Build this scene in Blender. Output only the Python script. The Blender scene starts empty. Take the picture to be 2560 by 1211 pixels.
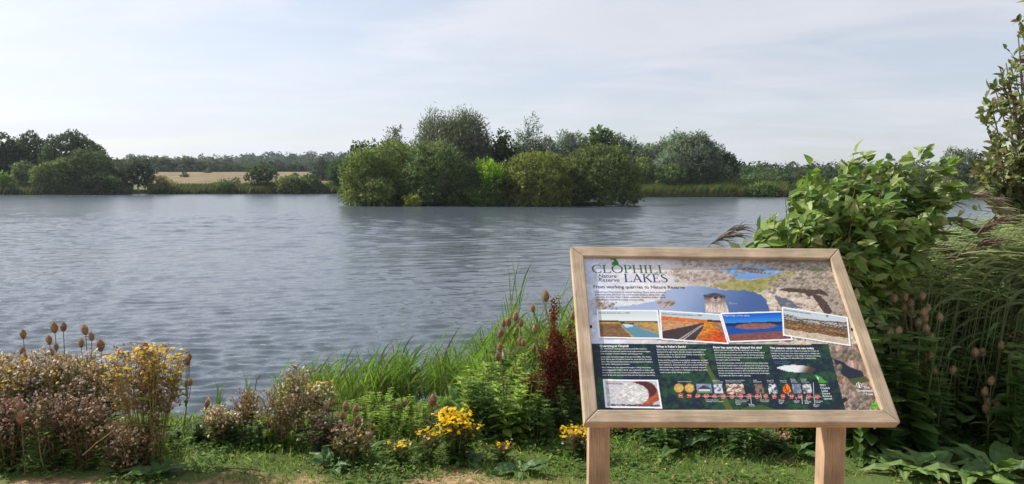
import bpy, bmesh, math, random
import numpy as np
from mathutils import Matrix, Vector

SC = bpy.context.scene
COL = SC.collection
F_PX, PITCH, EYE = 1862.0, math.radians(4.6), 1.6
SUN_EL, SUN_AZ = math.radians(42), math.radians(66)      # azimuth: degrees to the left of straight ahead

# ------------------------------------------------------------------ camera
cam_d = bpy.data.cameras.new('camera')
cam = bpy.data.objects.new('camera', cam_d); COL.objects.link(cam)
cam.location = (0, 0, EYE)
cam.rotation_euler = (math.pi / 2 - PITCH, 0, 0)
cam_d.sensor_width = 36.0
cam_d.lens = 36.0 * F_PX / 2560.0
cam_d.clip_end = 12000; cam_d.clip_start = 0.05
SC.camera = cam

# ------------------------------------------------------------------ world and sun
W = bpy.data.worlds.new('World'); SC.world = W; W.use_nodes = True
nt = W.node_tree; nt.nodes.clear()
def wn(t, **k):
    n = nt.nodes.new(t)
    for a, b in k.items(): setattr(n, a, b)
    return n
def lk(a, b): nt.links.new(a, b)
sky = wn('ShaderNodeTexSky', sky_type='NISHITA', sun_disc=False)
sky.sun_elevation = SUN_EL; sky.sun_rotation = -SUN_AZ
sky.air_density = 1.0; sky.dust_density = 1.2; sky.ozone_density = 1.5
tc = wn('ShaderNodeTexCoord')
sep = wn('ShaderNodeSeparateXYZ'); lk(tc.outputs['Generated'], sep.inputs[0])
def wmath(op, a, b=None, clamp=False):
    m = wn('ShaderNodeMath', operation=op, use_clamp=clamp)
    for i, v in enumerate((a, b)):
        if v is None: continue
        if isinstance(v, (int, float)): m.inputs[i].default_value = v
        else: lk(v, m.inputs[i])
    return m.outputs[0]
zz = wmath('ADD', wmath('MAXIMUM', sep.outputs[2], 0.0), 0.10)
cx = wmath('DIVIDE', sep.outputs[0], zz); cy = wmath('DIVIDE', sep.outputs[1], zz)
comb = wn('ShaderNodeCombineXYZ'); lk(cx, comb.inputs[0]); lk(cy, comb.inputs[1])
def cloud(scale, sx, sy, rot, det, rough, off):
    mp = wn('ShaderNodeMapping'); lk(comb.outputs[0], mp.inputs[0])
    mp.inputs['Scale'].default_value = (sx, sy, 1); mp.inputs['Rotation'].default_value = (0, 0, rot)
    mp.inputs['Location'].default_value = off
    n = wn('ShaderNodeTexNoise'); n.inputs['Scale'].default_value = scale
    n.inputs['Detail'].default_value = det; n.inputs['Roughness'].default_value = rough
    n.inputs['Distortion'].default_value = 0.6
    lk(mp.outputs[0], n.inputs['Vector']); return n.outputs['Fac']
n1 = cloud(0.6, 0.75, 1.15, 0.35, 6, 0.5, (3.1, 1.7, 0))
n2 = cloud(1.5, 0.8, 1.3, 0.2, 5, 0.55, (7.7, 0.4, 0))
mx = wmath('ADD', wmath('MULTIPLY', n1, 0.65), wmath('MULTIPLY', n2, 0.35))
ramp = wn('ShaderNodeValToRGB'); lk(mx, ramp.inputs[0])
ramp.color_ramp.elements[0].position = 0.43; ramp.color_ramp.elements[0].color = (0.57,) * 3 + (1,)
ramp.color_ramp.elements[1].position = 0.57; ramp.color_ramp.elements[1].color = (0.93,) * 3 + (1,)
# thin cloud brightens gently toward the sun
sd = Vector((-math.sin(SUN_AZ) * math.cos(SUN_EL), math.cos(SUN_AZ) * math.cos(SUN_EL), math.sin(SUN_EL)))
dot = wn('ShaderNodeVectorMath', operation='DOT_PRODUCT'); lk(tc.outputs['Generated'], dot.inputs[0]); dot.inputs[1].default_value = sd
glow = wmath('POWER', wmath('MAXIMUM', dot.outputs['Value'], 0.0), 2.0)
cb = wmath('ADD', wmath('ADD', 4.3, wmath('MULTIPLY', n2, 1.1)), wmath('MULTIPLY', glow, 2.9))
cc = wn('ShaderNodeVectorMath', operation='SCALE'); cc.inputs[0].default_value = (1.0, 1.03, 1.13); lk(cb, cc.inputs['Scale'])
mixw = wn('ShaderNodeMix', data_type='RGBA'); lk(ramp.outputs[0], mixw.inputs[0]); lk(sky.outputs[0], mixw.inputs[6]); lk(cc.outputs[0], mixw.inputs[7])
bg = wn('ShaderNodeBackground'); bg.inputs['Strength'].default_value = 0.10; lk(mixw.outputs[2], bg.inputs['Color'])
wo = wn('ShaderNodeOutputWorld'); lk(bg.outputs[0], wo.inputs['Surface'])

sun_d = bpy.data.lights.new('sun', 'SUN'); sun_d.energy = 5.0; sun_d.angle = math.radians(0.6); sun_d.color = (1.0, 0.95, 0.86)
sun = bpy.data.objects.new('sun', sun_d); COL.objects.link(sun); sun.location = (-20, 10, 30)
sun.rotation_euler = (-sd).to_track_quat('-Z', 'Y').to_euler()

SC.view_settings.view_transform = 'Standard'; SC.view_settings.look = 'None'
SC.view_settings.exposure = 0.55; SC.view_settings.gamma = 1.0; SC.view_settings.use_curve_mapping = False
SC.render.engine = 'CYCLES'
SC.cycles.max_bounces = 6; SC.cycles.diffuse_bounces = 3; SC.cycles.glossy_bounces = 3
SC.cycles.transmission_bounces = 3; SC.cycles.volume_bounces = 0; SC.cycles.transparent_max_bounces = 6
SC.cycles.use_denoising = True
SC.cycles.sample_clamp_indirect = 6.0

# ------------------------------------------------------------------ helpers
def lin(r, g, b):
    f = lambda c: (c / 12.92 if c <= 0.04045 else ((c + 0.055) / 1.055) ** 2.4)
    return (f(r / 255), f(g / 255), f(b / 255))
def at(px, py, Y):
    """world point at depth Y on the line of sight measured in the photograph"""
    x = (px - 1280) / F_PX; y = (605.5 - py) / F_PX
    d = (x, math.cos(PITCH) + y * math.sin(PITCH), -math.sin(PITCH) + y * math.cos(PITCH))
    s = Y / d[1]
    return np.array((d[0] * s, Y, EYE + d[2] * s))
def rng_(s): return np.random.default_rng(s)
def unit(a): return a / np.maximum(np.linalg.norm(a, axis=-1, keepdims=True), 1e-9)
def rdir(r, n): return unit(r.normal(size=(n, 3)))

class Geo:
    def __init__(s): s.q = []; s.qc = []; s.t = []; s.tc = []
    def quads(s, P, c):
        P = np.asarray(P, float).reshape(-1, 4, 3); s.q.append(P); s.qc.append(np.broadcast_to(np.asarray(c, float), (len(P), 3)))
    def tris(s, P, c):
        P = np.asarray(P, float).reshape(-1, 3, 3); s.t.append(P); s.tc.append(np.broadcast_to(np.asarray(c, float), (len(P), 3)))
    def mesh(s, name, mat, smooth=False):
        nq = sum(map(len, s.q)); n3 = sum(map(len, s.t))
        V = np.concatenate([a.reshape(-1, 3) for a in s.q + s.t]) if nq + n3 else np.zeros((0, 3))
        C = np.concatenate(s.qc + s.tc)
        me = bpy.data.meshes.new(name)
        me.vertices.add(len(V)); me.vertices.foreach_set('co', V.astype(np.float32).ravel())
        me.loops.add(len(V)); me.loops.foreach_set('vertex_index', np.arange(len(V), dtype=np.int32))
        me.polygons.add(nq + n3)
        st = np.concatenate([np.arange(nq) * 4, nq * 4 + np.arange(n3) * 3]).astype(np.int32)
        me.polygons.foreach_set('loop_start', st)
        me.update(calc_edges=True)
        at_ = me.attributes.new('Col', 'FLOAT_COLOR', 'CORNER')
        cc = np.concatenate([np.repeat(C[:nq], 4, 0), np.repeat(C[nq:], 3, 0)])
        at_.data.foreach_set('color', np.c_[np.clip(cc, 0, 1), np.ones(len(cc))].astype(np.float32).ravel())
        if mat: me.materials.append(mat)
        if smooth: me.polygons.foreach_set('use_smooth', np.ones(nq + n3, bool))
        return me
    def build(s, name, mat, parent=None, loc=None):
        return link(name, s.mesh(name, mat), parent, loc)

def link(name, me, parent=None, loc=None):
    o = bpy.data.objects.new(name, me); COL.objects.link(o)
    if parent: o.parent = parent
    if loc is not None: o.location = loc
    return o
def grid_mesh(name, V, nu, nv, mat, col=None, smooth=True):
    """V (nu*nv,3) row-major grid with shared vertices"""
    i = np.arange((nu - 1) * (nv - 1)); r, c = i // (nv - 1), i % (nv - 1); a = r * nv + c
    L = np.stack([a, a + 1, a + nv + 1, a + nv], 1).astype(np.int32)
    me = bpy.data.meshes.new(name)
    me.vertices.add(len(V)); me.vertices.foreach_set('co', np.asarray(V, np.float32).ravel())
    me.loops.add(L.size); me.loops.foreach_set('vertex_index', L.ravel())
    me.polygons.add(len(L)); me.polygons.foreach_set('loop_start', (np.arange(len(L)) * 4).astype(np.int32))
    me.update(calc_edges=True)
    if smooth: me.polygons.foreach_set('use_smooth', np.ones(len(L), bool))
    if col is not None:
        a_ = me.attributes.new('Col', 'FLOAT_COLOR', 'POINT')
        a_.data.foreach_set('color', np.c_[np.clip(col, 0, 1), np.ones(len(col))].astype(np.float32).ravel())
    if mat: me.materials.append(mat)
    return me
def tag(o, label, cat, group=None):
    o['label'] = label; o['category'] = cat
    if group: o['group'] = group
    return o
def kind(o, k, label=None):
    o['kind'] = k
    if label: o['label'] = label
    return o
def thing(name, label, cat, loc, group=None):
    o = bpy.data.objects.new(name, None); COL.objects.link(o); o.empty_display_size = .1
    o.location = loc
    return tag(o, label, cat, group)

# --- vectorised shapes
def blades(g, P, D, L, Wd, bend, segs, col, r, side=None, tipw=0.08, midw=1.0):
    """strips growing from P along D, bending by vector bend*t^2"""
    P, D, bend = (np.asarray(a, float) for a in (P, D, bend)); n = len(P)
    D = unit(D); L = np.broadcast_to(L, (n,)); Wd = np.broadcast_to(Wd, (n,))
    if side is None: side = rdir(r, n)
    S = unit(np.cross(D, side))
    t = np.linspace(0, 1, segs + 1)
    C = P[:, None] + D[:, None] * (L[:, None] * t)[..., None] + bend[:, None] * (L[:, None] * t ** 2)[..., None]
    prof = np.where(t < .35, .55 + .45 * t / .35, 1 - (1 - tipw) * ((t - .35) / .65) ** 1.4)
    w = Wd[:, None] * prof * .5
    A = C - S[:, None] * w[..., None]; B = C + S[:, None] * w[..., None]
    Q = np.stack([A[:, :-1], B[:, :-1], B[:, 1:], A[:, 1:]], 2)
    c = np.broadcast_to(np.asarray(col, float), (n, 3))
    g.quads(Q, np.repeat(c, segs, 0))
def tubes(g, P0, P1, P2, r0, r1, col, sides=4, segs=4):
    """quadratic curves P0->P2 with control P1"""
    P0, P1, P2 = (np.atleast_2d(np.asarray(a, float)) for a in (P0, P1, P2)); n = len(P0)
    r0 = np.broadcast_to(r0, (n,)); r1 = np.broadcast_to(r1, (n,))
    t = np.linspace(0, 1, segs + 1)[None, :, None]
    C = P0[:, None] * (1 - t) ** 2 + P1[:, None] * 2 * t * (1 - t) + P2[:, None] * t ** 2
    T = unit(P2 - P0); ref = np.where(np.abs(T[:, 2:3]) > .8, np.array([[1., 0, 0]]), np.array([[0, 0, 1.]]))
    U = unit(np.cross(T, ref)); V = np.cross(T, U)
    R = r0[:, None] + (r1 - r0)[:, None] * t[..., 0]
    an = np.linspace(0, 2 * math.pi, sides + 1)
    ring = U[:, None, None] * np.cos(an)[None, None, :, None] + V[:, None, None] * np.sin(an)[None, None, :, None]
    X = C[:, :, None] + ring * R[:, :, None, None]
    Q = np.stack([X[:, :-1, :-1], X[:, :-1, 1:], X[:, 1:, 1:], X[:, 1:, :-1]], 3)
    c = np.broadcast_to(np.asarray(col, float), (n, 3))
    g.quads(Q, np.repeat(c, segs * sides, 0))
def leafq(g, P, D, N, L, Wd, col, fold=0.25):
    """folded diamond leaves: a quad either side of a midrib"""
    n = len(P); D = unit(D); S = unit(np.cross(D, N)); N2 = np.cross(S, D)
    L = np.broadcast_to(L, (n,))[:, None]; Wd = np.broadcast_to(Wd, (n,))[:, None]
    b = P; t = P + D * L - N2 * L * .12
    m = P + D * L * .30; m2 = P + D * L * .68 - N2 * L * .05
    cc = np.broadcast_to(np.asarray(col, float), (n, 3))
    for s in (1, -1):
        g.quads(np.stack([b, m + s * S * Wd * .5 + N2 * Wd * fold, m2 + s * S * Wd * .40 + N2 * Wd * fold, t], 1), cc * (1 + .05 * s))
def jit(r, n, base, v=.2, h=.06):
    """natural colour scatter around a base colour"""
    base = np.asarray(base, float)
    return np.clip(base[None] * (1 + r.normal(size=(n, 1)) * v).clip(.35, 2) * (1 + r.normal(size=(n, 3)) * h), 0, .95)

# ------------------------------------------------------------------ materials
def new_mat(name):
    m = bpy.data.materials.new(name); m.use_nodes = True; m.node_tree.nodes.clear(); return m, m.node_tree
def leaf_mat(name, trans=.3, rough=.5, spec=.35):
    m, t = new_mat(name); N = t.nodes.new; K = t.links.new
    a = N('ShaderNodeAttribute'); a.attribute_name = 'Col'
    p = N('ShaderNodeBsdfPrincipled'); p.inputs['Roughness'].default_value = rough; p.inputs['Specular IOR Level'].default_value = spec
    K(a.outputs['Color'], p.inputs['Base Color'])
    tr = N('ShaderNodeBsdfTranslucent')
    hs = N('ShaderNodeHueSaturation'); hs.inputs['Hue'].default_value = .485; hs.inputs['Saturation'].default_value = 1.1; hs.inputs['Value'].default_value = 1.5
    K(a.outputs['Color'], hs.inputs['Color']); K(hs.outputs[0], tr.inputs['Color'])
    mx = N('ShaderNodeMixShader'); mx.inputs[0].default_value = trans
    K(p.outputs[0], mx.inputs[1]); K(tr.outputs[0], mx.inputs[2])
    o = N('ShaderNodeOutputMaterial'); K(mx.outputs[0], o.inputs[0]); return m
def matte(name, rough=.8, nscale=30, namp=.35, bump=.3, stretch=(1, 1, 1)):
    m, t = new_mat(name); N = t.nodes.new; K = t.links.new
    a = N('ShaderNodeAttribute'); a.attribute_name = 'Col'
    tcx = N('ShaderNodeTexCoord'); mp = N('ShaderNodeMapping'); mp.inputs['Scale'].default_value = stretch; K(tcx.outputs['Object'], mp.inputs[0])
    n = N('ShaderNodeTexNoise'); n.inputs['Scale'].default_value = nscale; n.inputs['Detail'].default_value = 5; K(mp.outputs[0], n.inputs['Vector'])
    mr = N('ShaderNodeMapRange'); mr.inputs[3].default_value = 1 - namp; mr.inputs[4].default_value = 1 + namp; mr.inputs[1].default_value = .25; mr.inputs[2].default_value = .75
    K(n.outputs['Fac'], mr.inputs[0])
    sc = N('ShaderNodeVectorMath'); sc.operation = 'SCALE'; K(a.outputs['Color'], sc.inputs[0]); K(mr.outputs[0], sc.inputs['Scale'])
    p = N('ShaderNodeBsdfPrincipled'); p.inputs['Roughness'].default_value = rough; p.inputs['Specular IOR Level'].default_value = .25
    K(sc.outputs[0], p.inputs['Base Color'])
    if bump:
        b = N('ShaderNodeBump'); b.inputs['Strength'].default_value = bump; b.inputs['Distance'].default_value = .01; K(n.outputs['Fac'], b.inputs['Height']); K(b.outputs[0], p.inputs['Normal'])
    o = N('ShaderNodeOutputMaterial'); K(p.outputs[0], o.inputs[0]); return m
def wood_mat(name, axis, c1, c2):
    m, t = new_mat(name); N = t.nodes.new; K = t.links.new
    tcx = N('ShaderNodeTexCoord'); mp = N('ShaderNodeMapping'); K(tcx.outputs['Object'], mp.inputs[0])
    s = [1, 1, 1]; s[axis] = .05; mp.inputs['Scale'].default_value = s
    n = N('ShaderNodeTexNoise'); n.inputs['Scale'].default_value = 190; n.inputs['Detail'].default_value = 6; n.inputs['Roughness'].default_value = .65; n.inputs['Distortion'].default_value = .4; K(mp.outputs[0], n.inputs['Vector'])
    n2 = N('ShaderNodeTexNoise'); n2.inputs['Scale'].default_value = 9; n2.inputs['Detail'].default_value = 4; K(tcx.outputs['Object'], n2.inputs['Vector'])
    rp = N('ShaderNodeValToRGB'); K(n.outputs['Fac'], rp.inputs[0])
    rp.color_ramp.elements[0].position = .34; rp.color_ramp.elements[0].color = (*c2, 1)
    rp.color_ramp.elements[1].position = .62; rp.color_ramp.elements[1].color = (*c1, 1)
    mr = N('ShaderNodeMapRange'); mr.inputs[1].default_value = .3; mr.inputs[2].default_value = .7; mr.inputs[3].default_value = .68; mr.inputs[4].default_value = 1.2; K(n2.outputs['Fac'], mr.inputs[0])
    sc = N('ShaderNodeVectorMath'); sc.operation = 'SCALE'; K(rp.outputs[0], sc.inputs[0]); K(mr.outputs[0], sc.inputs['Scale'])
    p = N('ShaderNodeBsdfPrincipled'); p.inputs['Roughness'].default_value = .75; p.inputs['Specular IOR Level'].default_value = .25; K(sc.outputs[0], p.inputs['Base Color'])
    b = N('ShaderNodeBump'); b.inputs['Strength'].default_value = .35; b.inputs['Distance'].default_value = .002; K(n.outputs['Fac'], b.inputs['Height']); K(b.outputs[0], p.inputs['Normal'])
    o = N('ShaderNodeOutputMaterial'); K(p.outputs[0], o.inputs[0]); return m
def flat_mat(name, col, rough=.5, spec=.4):
    m, t = new_mat(name); p = t.nodes.new('ShaderNodeBsdfPrincipled'); p.inputs['Base Color'].default_value = (*col, 1); p.inputs['Roughness'].default_value = rough; p.inputs['Specular IOR Level'].default_value = spec
    o = t.nodes.new('ShaderNodeOutputMaterial'); t.links.new(p.outputs[0], o.inputs[0]); return m
M = dict(leaf=leaf_mat('leaf', .42, .6, .18), gloss=leaf_mat('glossy_leaf', .3, .5, .3), far=leaf_mat('tree_leaf', .34, .75, .08),
         bark=matte('bark', .9, 14, .4, .6, (1, 1, .25)), dry=matte('dry_stem', .85, 60, .25, 0), petal=leaf_mat('petal', .35, .6, .2))

# ------------------------------------------------------------------ terrain
def sstep(a, b, x): t = np.clip((x - a) / (b - a), 0, 1); return t * t * (3 - 2 * t)
_CX = [-60, -8, -1.2, 0, 1.5, 3, 6, 12, 40, 90]
_CY = [4.5, 4.6, 4.75, 5.1, 5.7, 6.6, 8.5, 13, 48, 110]
_SX = [-60, -8, -3.2, -1.8, 0, 2, 5, 12, 40, 90]
_SY = [6.5, 6.5, 6.5, 6.6, 7.3, 9.4, 12, 18, 55, 120]
_FP = [-6000, -900, 0, 280, 500, 850, 1250, 1600, 1940, 2300, 2560, 3400, 9000]
_FR = [120, 140, 152, 156, 164, 168, 150, 131, 131, 127, 124, 128, 120]
def vnoise(x, y, seed=0):
    xi, yi = np.floor(x).astype(np.int64), np.floor(y).astype(np.int64); xf, yf = x - xi, y - yi
    def hsh(a, b):
        h = (a * 374761393 + b * 668265263 + seed * 974711) & 0xFFFFFFFF
        h = ((h ^ (h >> 13)) * 1274126177) & 0xFFFFFFFF
        return ((h ^ (h >> 16)) & 0xFFFF) / 65535.0
    u, v = xf * xf * (3 - 2 * xf), yf * yf * (3 - 2 * yf)
    return (hsh(xi, yi) * (1 - u) + hsh(xi + 1, yi) * u) * (1 - v) + (hsh(xi, yi + 1) * (1 - u) + hsh(xi + 1, yi + 1) * u) * v
def fbm(x, y, seed=0, oct=4):
    s = 0; a = .5; tot = 0
    for i in range(oct):
        s = s + a * vnoise(x * 2 ** i, y * 2 ** i, seed + i * 17); tot += a; a *= .5
    return s / tot
ISL = (-1.4, 87.0, 15.4, 7.0)
def height(x, y):
    x = np.asarray(x, float); y = np.asarray(y, float)
    yc = np.interp(x, _CX, _CY); ys = np.interp(x, _SX, _SY)
    near = -1.0 * sstep(0, 1, (y - yc) / (ys - yc)) - .9 * sstep(0, 5, y - ys)
    near = np.where(y > ys + 30, -1.9, near)
    near += .05 * (fbm(x * .9 + 5, y * .9, 3) - .5) + .018 * (fbm(x * 7, y * 7, 8) - .5)
    yy = np.maximum(y, 5.0); px = 1280 + F_PX * x / yy
    R = np.interp(px, _FP, _FR) + 5 * (fbm(x * .06, y * .06, 21) - .5)
    d = y - R
    far = -1.9 + .9 * sstep(-6, 0, d) + 1.0 * sstep(0, 5, d) + .3 * (fbm(x * .05, y * .05, 4) - .5) * sstep(2, 20, d)
    leftm = sstep(1350, 900, px)
    far += leftm * 6.2 * sstep(170, 345, y) * (y > 0)
    far += leftm * 9 * sstep(450, 900, y) * np.exp(-((px - 800) / 330) ** 2)
    far += sstep(420, 1050, y) * (7 + 8 * fbm(x * .0016, y * .0016, 9)) * (.1 + .9 * leftm)
    far = np.where(y > 60, far, -1.9)
    q = np.sqrt(((x - ISL[0]) / ISL[2]) ** 2 + ((y - ISL[1]) / ISL[3]) ** 2)
    isl = -1.9 + 1.15 * sstep(1.12, .85, q)
    side = np.where(np.abs(x) > 170, sstep(170, 190, np.abs(x)) * 1.9 - 1.9, -1.9)
    return np.maximum(np.maximum(np.maximum(near, far), isl), side)
def H(x, y): return float(height(x, y))

def build_ground():
    th = np.concatenate([np.radians(np.arange(-180, -46, 3.0)), np.radians(np.arange(-46, 46, .42)), np.radians(np.arange(46, 180.1, 3.0))])
    r = np.concatenate([[0.02], np.geomspace(.4, 3.0, 26)[:-1], np.geomspace(3.0, 13, 110)[:-1], np.geomspace(13, 100, 60)[:-1], np.geomspace(100, 420, 70)[:-1], np.geomspace(420, 9000, 50)])
    R, T = np.meshgrid(r, th, indexing='ij'); X, Y = R * np.sin(T), R * np.cos(T)
    Z = height(X, Y)
    px = 1280 + F_PX * X / np.maximum(Y, 5)
    fld = sstep(170, 178, Y) * (Y < 345) * sstep(330, 400, px) * sstep(1000, 860, px)
    fld = np.maximum(fld, sstep(131, 140, Y) * (Y < 220) * sstep(2180, 2260, px))
    n = .6 * fbm(X * .05, Y * .35, 31) + .4 * fbm(X * .5, Y * .5, 33)
    straw = np.array([.165, .128, .068]) * (.5 + 1.0 * n[..., None]); grass = np.array([.085, .12, .032]) * (.7 + .6 * fbm(X * .2, Y * .2, 5)[..., None])
    mud = np.array([.07, .06, .04])
    c = grass * (1 - fld[..., None]) + straw * fld[..., None]
    wet = sstep(-.55, -.95, Z)[..., None]; c = c * (1 - wet) + mud * wet
    me = grid_mesh('ground', np.stack([X, Y, Z], -1).reshape(-1, 3), len(r), len(th), None, c.reshape(-1, 3))
    m, t = new_mat('earth_and_turf'); N = t.nodes.new; K = t.links.new
    a = N('ShaderNodeAttribute'); a.attribute_name = 'Col'
    tcx = N('ShaderNodeTexCoord')
    n1 = N('ShaderNodeTexNoise'); n1.inputs['Scale'].default_value = 1.7; n1.inputs['Detail'].default_value = 6; K(tcx.outputs['Object'], n1.inputs['Vector'])
    n2 = N('ShaderNodeTexNoise'); n2.inputs['Scale'].default_value = 38; n2.inputs['Detail'].default_value = 6; K(tcx.outputs['Object'], n2.inputs['Vector'])
    sp = N('ShaderNodeSeparateXYZ'); K(tcx.outputs['Object'], sp.inputs[0])
    mr = N('ShaderNodeMapRange'); mr.inputs[1].default_value = 4.15; mr.inputs[2].default_value = 3.25; mr.inputs[3].default_value = -.14; mr.inputs[4].default_value = .5; K(sp.outputs[1], mr.inputs[0])
    ad = N('ShaderNodeMath'); ad.operation = 'ADD'; K(n1.outputs['Fac'], ad.inputs[0]); K(mr.outputs[0], ad.inputs[1])
    rp = N('ShaderNodeMapRange'); rp.inputs[1].default_value = .55; rp.inputs[2].default_value = .68; K(ad.outputs[0], rp.inputs[0])
    soil = N('ShaderNodeValToRGB'); K(n2.outputs['Fac'], soil.inputs[0])
    soil.color_ramp.elements[0].position = .3; soil.color_ramp.elements[0].color = (.15, .095, .05, 1); soil.color_ramp.elements[1].position = .7; soil.color_ramp.elements[1].color = (.40, .27, .15, 1)
    mx = N('ShaderNodeMix'); mx.data_type = 'RGBA'; n3 = N('ShaderNodeTexNoise'); n3.inputs['Scale'].default_value = .22; n3.inputs['Detail'].default_value = 9; n3.inputs['Roughness'].default_value = .75; K(tcx.outputs['Object'], n3.inputs['Vector']); v3 = N('ShaderNodeMapRange'); v3.inputs[1].default_value = .35; v3.inputs[2].default_value = .65; v3.inputs[3].default_value = .55; v3.inputs[4].default_value = 1.35; K(n3.outputs['Fac'], v3.inputs[0]); s3 = N('ShaderNodeVectorMath'); s3.operation = 'SCALE'; K(a.outputs['Color'], s3.inputs[0]); K(v3.outputs[0], s3.inputs['Scale'])
    K(rp.outputs[0], mx.inputs[0]); K(s3.outputs[0], mx.inputs[6]); K(soil.outputs[0], mx.inputs[7])
    p = N('ShaderNodeBsdfPrincipled'); p.inputs['Roughness'].default_value = .95; p.inputs['Specular IOR Level'].default_value = .15; K(mx.outputs[2], p.inputs['Base Color'])
    b = N('ShaderNodeBump'); b.inputs['Strength'].default_value = .6; b.inputs['Distance'].default_value = .02; K(n2.outputs['Fac'], b.inputs['Height']); K(b.outputs[0], p.inputs['Normal'])
    o = N('ShaderNodeOutputMaterial'); K(p.outputs[0], o.inputs[0])
    me.materials.append(m)
    kind(link('ground', me), 'structure', 'grassy bank, lake bed, straw field and low hills in one sheet of land')
build_ground()

# ------------------------------------------------------------------ water
def build_water():
    r = rng_(77)
    t = np.concatenate([np.linspace(-2.6, -.82, 22)[:-1], np.linspace(-.76, .76, 280), np.linspace(.82, 2.6, 22)[1:]])
    y = np.concatenate([np.geomspace(6.2, 200, 520)])
    Y, T = np.meshgrid(y, t, indexing='ij'); X = T * Y
    Z = np.full_like(X, -1.0)
    gust = .5 + 1.0 * fbm(X * .09, Y * .06, 41, 3)
    step = np.gradient(y)[:, None] * np.ones_like(X)
    for k in range(60):
        lam = float(np.exp(r.uniform(np.log(.14), np.log(1.5)))); th = math.radians(-68) + r.normal() * .5
        kx, ky = math.cos(th) * 2 * math.pi / lam, math.sin(th) * 2 * math.pi / lam
        amp = .0058 * lam ** 1.0 * r.uniform(.5, 1.3) * (2.1 if lam < .6 else .95)
        fade = np.clip((lam / (step * 2.6)) - .6, 0, 1)
        if lam > .5: fade = fade * (.14 + .9 * sstep(12, 48, Y))
        fade = fade * (.25 + 1.5 * sstep(.35, .75, vnoise(X / (1.5 * lam) + 7.3 * k, Y / (1.3 * lam) + 3.7 * k, 70 + k)))
        wob = 2.2 * vnoise(X * .5 + k * 3.1, Y * .5, 50 + k % 5)
        ph = kx * X + ky * Y + wob + r.uniform(0, 6.28)
        Z += amp * fade * gust * (np.sin(ph) if k % 2 else 2.2 * (1 - np.abs(np.sin(ph / 2))) ** 1.5 - .8)     # half of the wavelets have sharp crests
    m, tt = new_mat('lake_water'); N = tt.nodes.new; K = tt.links.new
    tcx = N('ShaderNodeTexCoord')
    def nz(sx, sy, rot, sc, det):
        mp = N('ShaderNodeMapping'); mp.inputs['Scale'].default_value = (sx, sy, 1); mp.inputs['Rotation'].default_value = (0, 0, rot); K(tcx.outputs['Object'], mp.inputs[0])
        n = N('ShaderNodeTexNoise'); n.inputs['Scale'].default_value = sc; n.inputs['Detail'].default_value = det; n.inputs['Roughness'].default_value = .55; n.inputs['Distortion'].default_value = .3
        K(mp.outputs[0], n.inputs['Vector']); return n.outputs['Fac']
    h1 = nz(.4, 1.0, .35, 2.6, 4); h2 = nz(.55, 1, .2, 14, 3); h3 = nz(.03, .012, .1, 1, 3)
    ad = N('ShaderNodeMath'); ad.operation = 'MULTIPLY_ADD'; K(h2, ad.inputs[0]); ad.inputs[1].default_value = .28; K(h1, ad.inputs[2])
    gr = N('ShaderNodeMapRange'); gr.inputs[1].default_value = .35; gr.inputs[2].default_value = .65; gr.inputs[3].default_value = .10; gr.inputs[4].default_value = .32; K(h3, gr.inputs[0])
    b = N('ShaderNodeBump'); b.inputs['Distance'].default_value = .09; K(gr.outputs[0], b.inputs['Strength']); K(ad.outputs[0], b.inputs['Height'])
    p = N('ShaderNodeBsdfPrincipled'); p.inputs['Base Color'].default_value = (.050, .067, .083, 1); p.inputs['Roughness'].default_value = .06; p.inputs['IOR'].default_value = 1.333
    sp = N('ShaderNodeSeparateXYZ'); K(tcx.outputs['Object'], sp.inputs[0]); rr = N('ShaderNodeMapRange'); rr.inputs[1].default_value = 12; rr.inputs[2].default_value = 70; rr.inputs[3].default_value = .05; rr.inputs[4].default_value = .2; K(sp.outputs[1], rr.inputs[0]); K(rr.outputs[0], p.inputs['Roughness'])
    K(b.outputs[0], p.inputs['Normal'])
    o = N('ShaderNodeOutputMaterial'); K(p.outputs[0], o.inputs[0])
    me = grid_mesh('water', np.stack([X, Y, Z], -1).reshape(-1, 3), len(y), len(t), m)
    kind(link('water', me), 'structure', 'wind rippled grey blue lake water')
build_water()

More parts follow.
